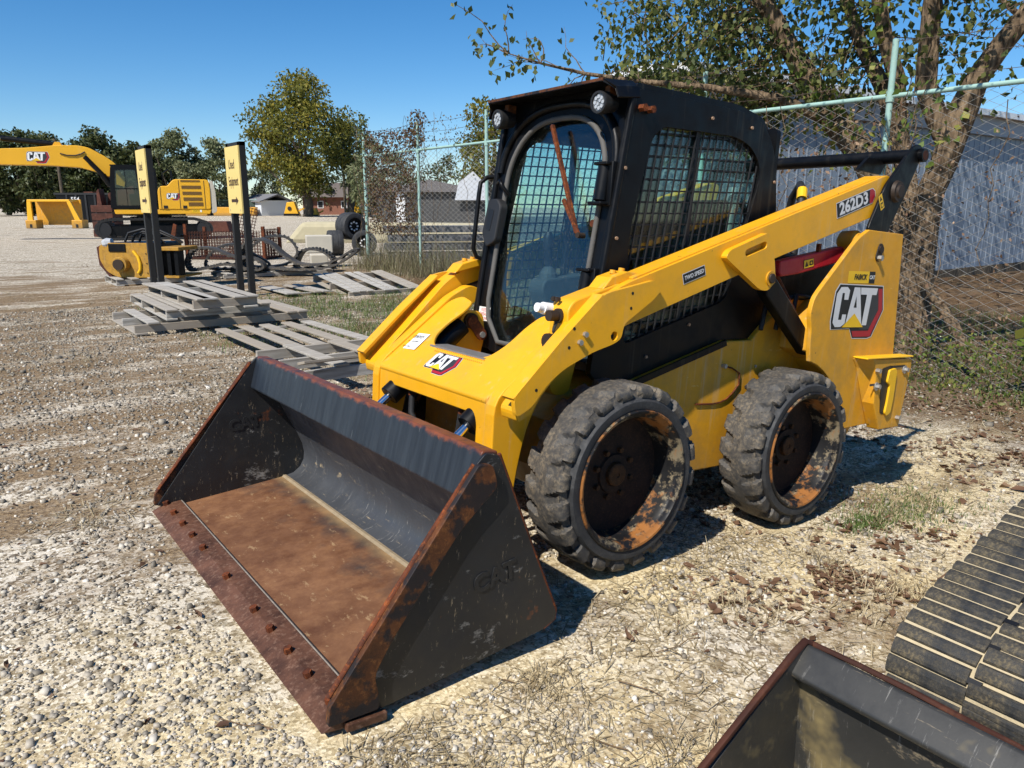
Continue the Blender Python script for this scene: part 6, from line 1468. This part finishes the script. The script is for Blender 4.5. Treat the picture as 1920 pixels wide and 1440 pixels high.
# dry straw lying in patches
x, y, d, r = polar(60000, 1.1, 26, .95, 60); k = patchy(x, y, 61, .55, .50) & ~keep_out(x, y) & ~((x < 2.4) & (y > 1.0) & (r.random(len(x)) < .75)); x, y, d = x[k], y[k], d[k]
blades('dry_straw', x, y, r.uniform(.03, .11, len(x)) * (1 + d * .04), .0011 + .00042 * d, STRAWM, r, 1.0, np.clip(r.normal(.45, .28, len(x)), 0, 1), 'dry straw matted flat over the gravel', 'straw')
# upright dry tufts
cx, cy, cd_, r = polar(170, 1.6, 22, .9, 70); k = patchy(cx, cy, 61, .55, .50) & ~keep_out(cx, cy); cx, cy = cx[k], cy[k]
i = r.integers(0, len(cx), 5200); x = cx[i] + r.normal(0, .07, len(i)); y = cy[i] + r.normal(0, .07, len(i)); k = ~keep_out(x, y); x, y = x[k], y[k]
blades('dry_tufts', x, y, r.uniform(.03, .10, len(x)), .0016 * np.ones(len(x)), STRAWM, r, .35, None, 'dry upright grass tufts between the stones', 'dry grass')
# green grass by the pallets
r = np.random.default_rng(80); n = 30000; x = r.uniform(-4.9, 1.2, n); y = r.uniform(-10.2, -3.4, n)
dens = np.exp(-(((x + 1.7) / 2.2) ** 2 + ((y + 6.9) / 2.4) ** 2)); k = (r.random(n) < dens * 1.3) & patchy(x, y, 81, .9, .42) & ~((x > -.4) & (y > -9) & (y < -6.6)); x, y = x[k], y[k]
blades('green_grass', x, y, r.uniform(.05, .14, len(x)), .0032 * np.ones(len(x)), GRASSM, r, 0.1, np.clip(r.normal(.38, .3, len(x)), 0, 1), 'patchy green grass between the pallets and the fence', 'grass')
# tall dry grass along the left fence bays
n = 4500; x = FX + r.normal(0, .40, n); y = r.uniform(-14.8, -7.0, n)
blades('tall_dry_grass', x, y, r.uniform(.25, 1.05, n) * np.clip(1.1 - np.abs(x - FX), .2, 1), .0045 * np.ones(n), LEAF_WEED, r, 0.0, None, 'tall dry grass along the left fence bays', 'dry grass', bend=.2)
# grass by the rear wheel, the fence foot and behind the fence
n = 1100; x = np.concatenate([r.normal(-.85, .26, n), r.normal(-.35, .10, 500)]); y = np.concatenate([r.normal(.95, .14, n), r.normal(.98, .05, 500)]); k = ~keep_out(x, y); x, y = x[k], y[k]
blades('green_grass', x, y, r.uniform(.02, .05, len(x)), .0020 * np.ones(len(x)), GRASSM, r, .1, np.clip(r.normal(.35, .2, len(x)), 0, 1), 'small patch of green grass beside the rear wheel', 'grass')
n = 9000; x = r.uniform(-12, -4.6, n); y = r.uniform(-6.2, 1.5, n); k = patchy(x, y, 91, .8, .40); x, y = x[k], y[k]
blades('green_grass', x, y, r.uniform(.05, .16, len(x)), .004 * np.ones(len(x)), GRASSM, r, .1, np.clip(r.normal(.3, .2, len(x)), 0, 1), 'green grass growing behind the fence under the tree', 'grass')
# fallen leaves
def fallen(n, xs, ys, size, seed, label, tone=(.45, .25), keep=None):
    r = np.random.default_rng(seed); x = xs(r, n); y = ys(r, n); k = ~keep_out(x, y)
    if keep is not None: k &= keep(x, y)
    x, y = x[k], y[k]; n = len(x); s = size * np.exp(r.normal(0, .35, n)); a = r.uniform(0, 6.28, n); ca, sa = np.cos(a), np.sin(a)
    loc = np.array([[-1, -.1, .0], [-.3, -.55, .2], [.5, -.45, .1], [1, .05, .25], [.4, .5, .2], [-.4, .5, .25], [0, 0, -.05]])[None] * np.array([1, 1, 1]) + r.normal(0, .2, (n, 7, 3)); loc[..., 2] *= r.uniform(.4, 1.5, (n, 1)); loc[..., 1] *= r.uniform(.45, 1.0, (n, 1))
    loc = loc * s[:, None, None] * .5; X_ = loc[..., 0] * ca[:, None] - loc[..., 1] * sa[:, None]; Y_ = loc[..., 0] * sa[:, None] + loc[..., 1] * ca[:, None]
    P = np.stack([X_ + x[:, None], Y_ + y[:, None], loc[..., 2] + (surf(x, y) + .008)[:, None]], -1).reshape(-1, 3)
    f = np.array([[0, 1, 6], [1, 2, 6], [2, 3, 6], [3, 4, 6], [4, 5, 6], [5, 0, 6]]); Fq = (f[None] + (np.arange(n) * 7)[:, None, None]).reshape(-1, 3)
    o = new_obj('fallen_leaves', mesh_np('fallen_leaves', P, Fq, LEAF_DEAD, attr=np.repeat(np.clip(r.normal(*tone, n), 0, 1), 7))); tag(o, label, 'leaves', kind='stuff')
fallen(5200, lambda r, n: r.uniform(-5.6, .6, n), lambda r, n: r.uniform(-3.5, 1.7, n), .048, 200, 'brown fallen leaves behind and beside the rear wheel', keep=lambda x, y: patchy(x, y, 201, 1.3, .46))
fallen(1100, lambda r, n: r.normal(.25, .45, n), lambda r, n: r.normal(1.22, .18, n), .034, 202, 'brown fallen leaves on the gravel in front of the rear wheel', keep=lambda x, y: patchy(x, y, 203, 1.6, .48))
fallen(420, lambda r, n: r.uniform(-.5, 5.2, n), lambda r, n: r.uniform(-6, 2.2, n), .034, 204, 'few brown leaves scattered over the open gravel', (.3, .25))
fallen(500, lambda r, n: r.normal(.9, .35, n), lambda r, n: r.normal(-2.5, .35, n), .05, 206, 'brown leaves gathered by the pallet behind the bucket')
# twigs on the ground
tg = MB(); r = np.random.default_rng(210)
for k in range(70):
    x0, y0 = r.uniform(-2, 3.5), r.uniform(-3, 2.2)
    if keep_out(np.array([x0]), np.array([y0]))[0]: continue
    a = r.uniform(0, 6.28); L = r.uniform(.08, .3); pts = []
    for j in range(5):
        a += r.normal(0, .35); x0 += math.cos(a) * L / 5; y0 += math.sin(a) * L / 5; pts.append((x0, y0, float(surf(x0, y0)) + .008 + .004 * (j % 2)))
    tg.tube(pts, .0018, 4)
tag(tg.build('fallen_twigs', mat_plain('twig_brown', (.16, .10, .05), .8, 0, .3)), 'thin brown twigs lying on the gravel', 'twigs', kind='stuff')
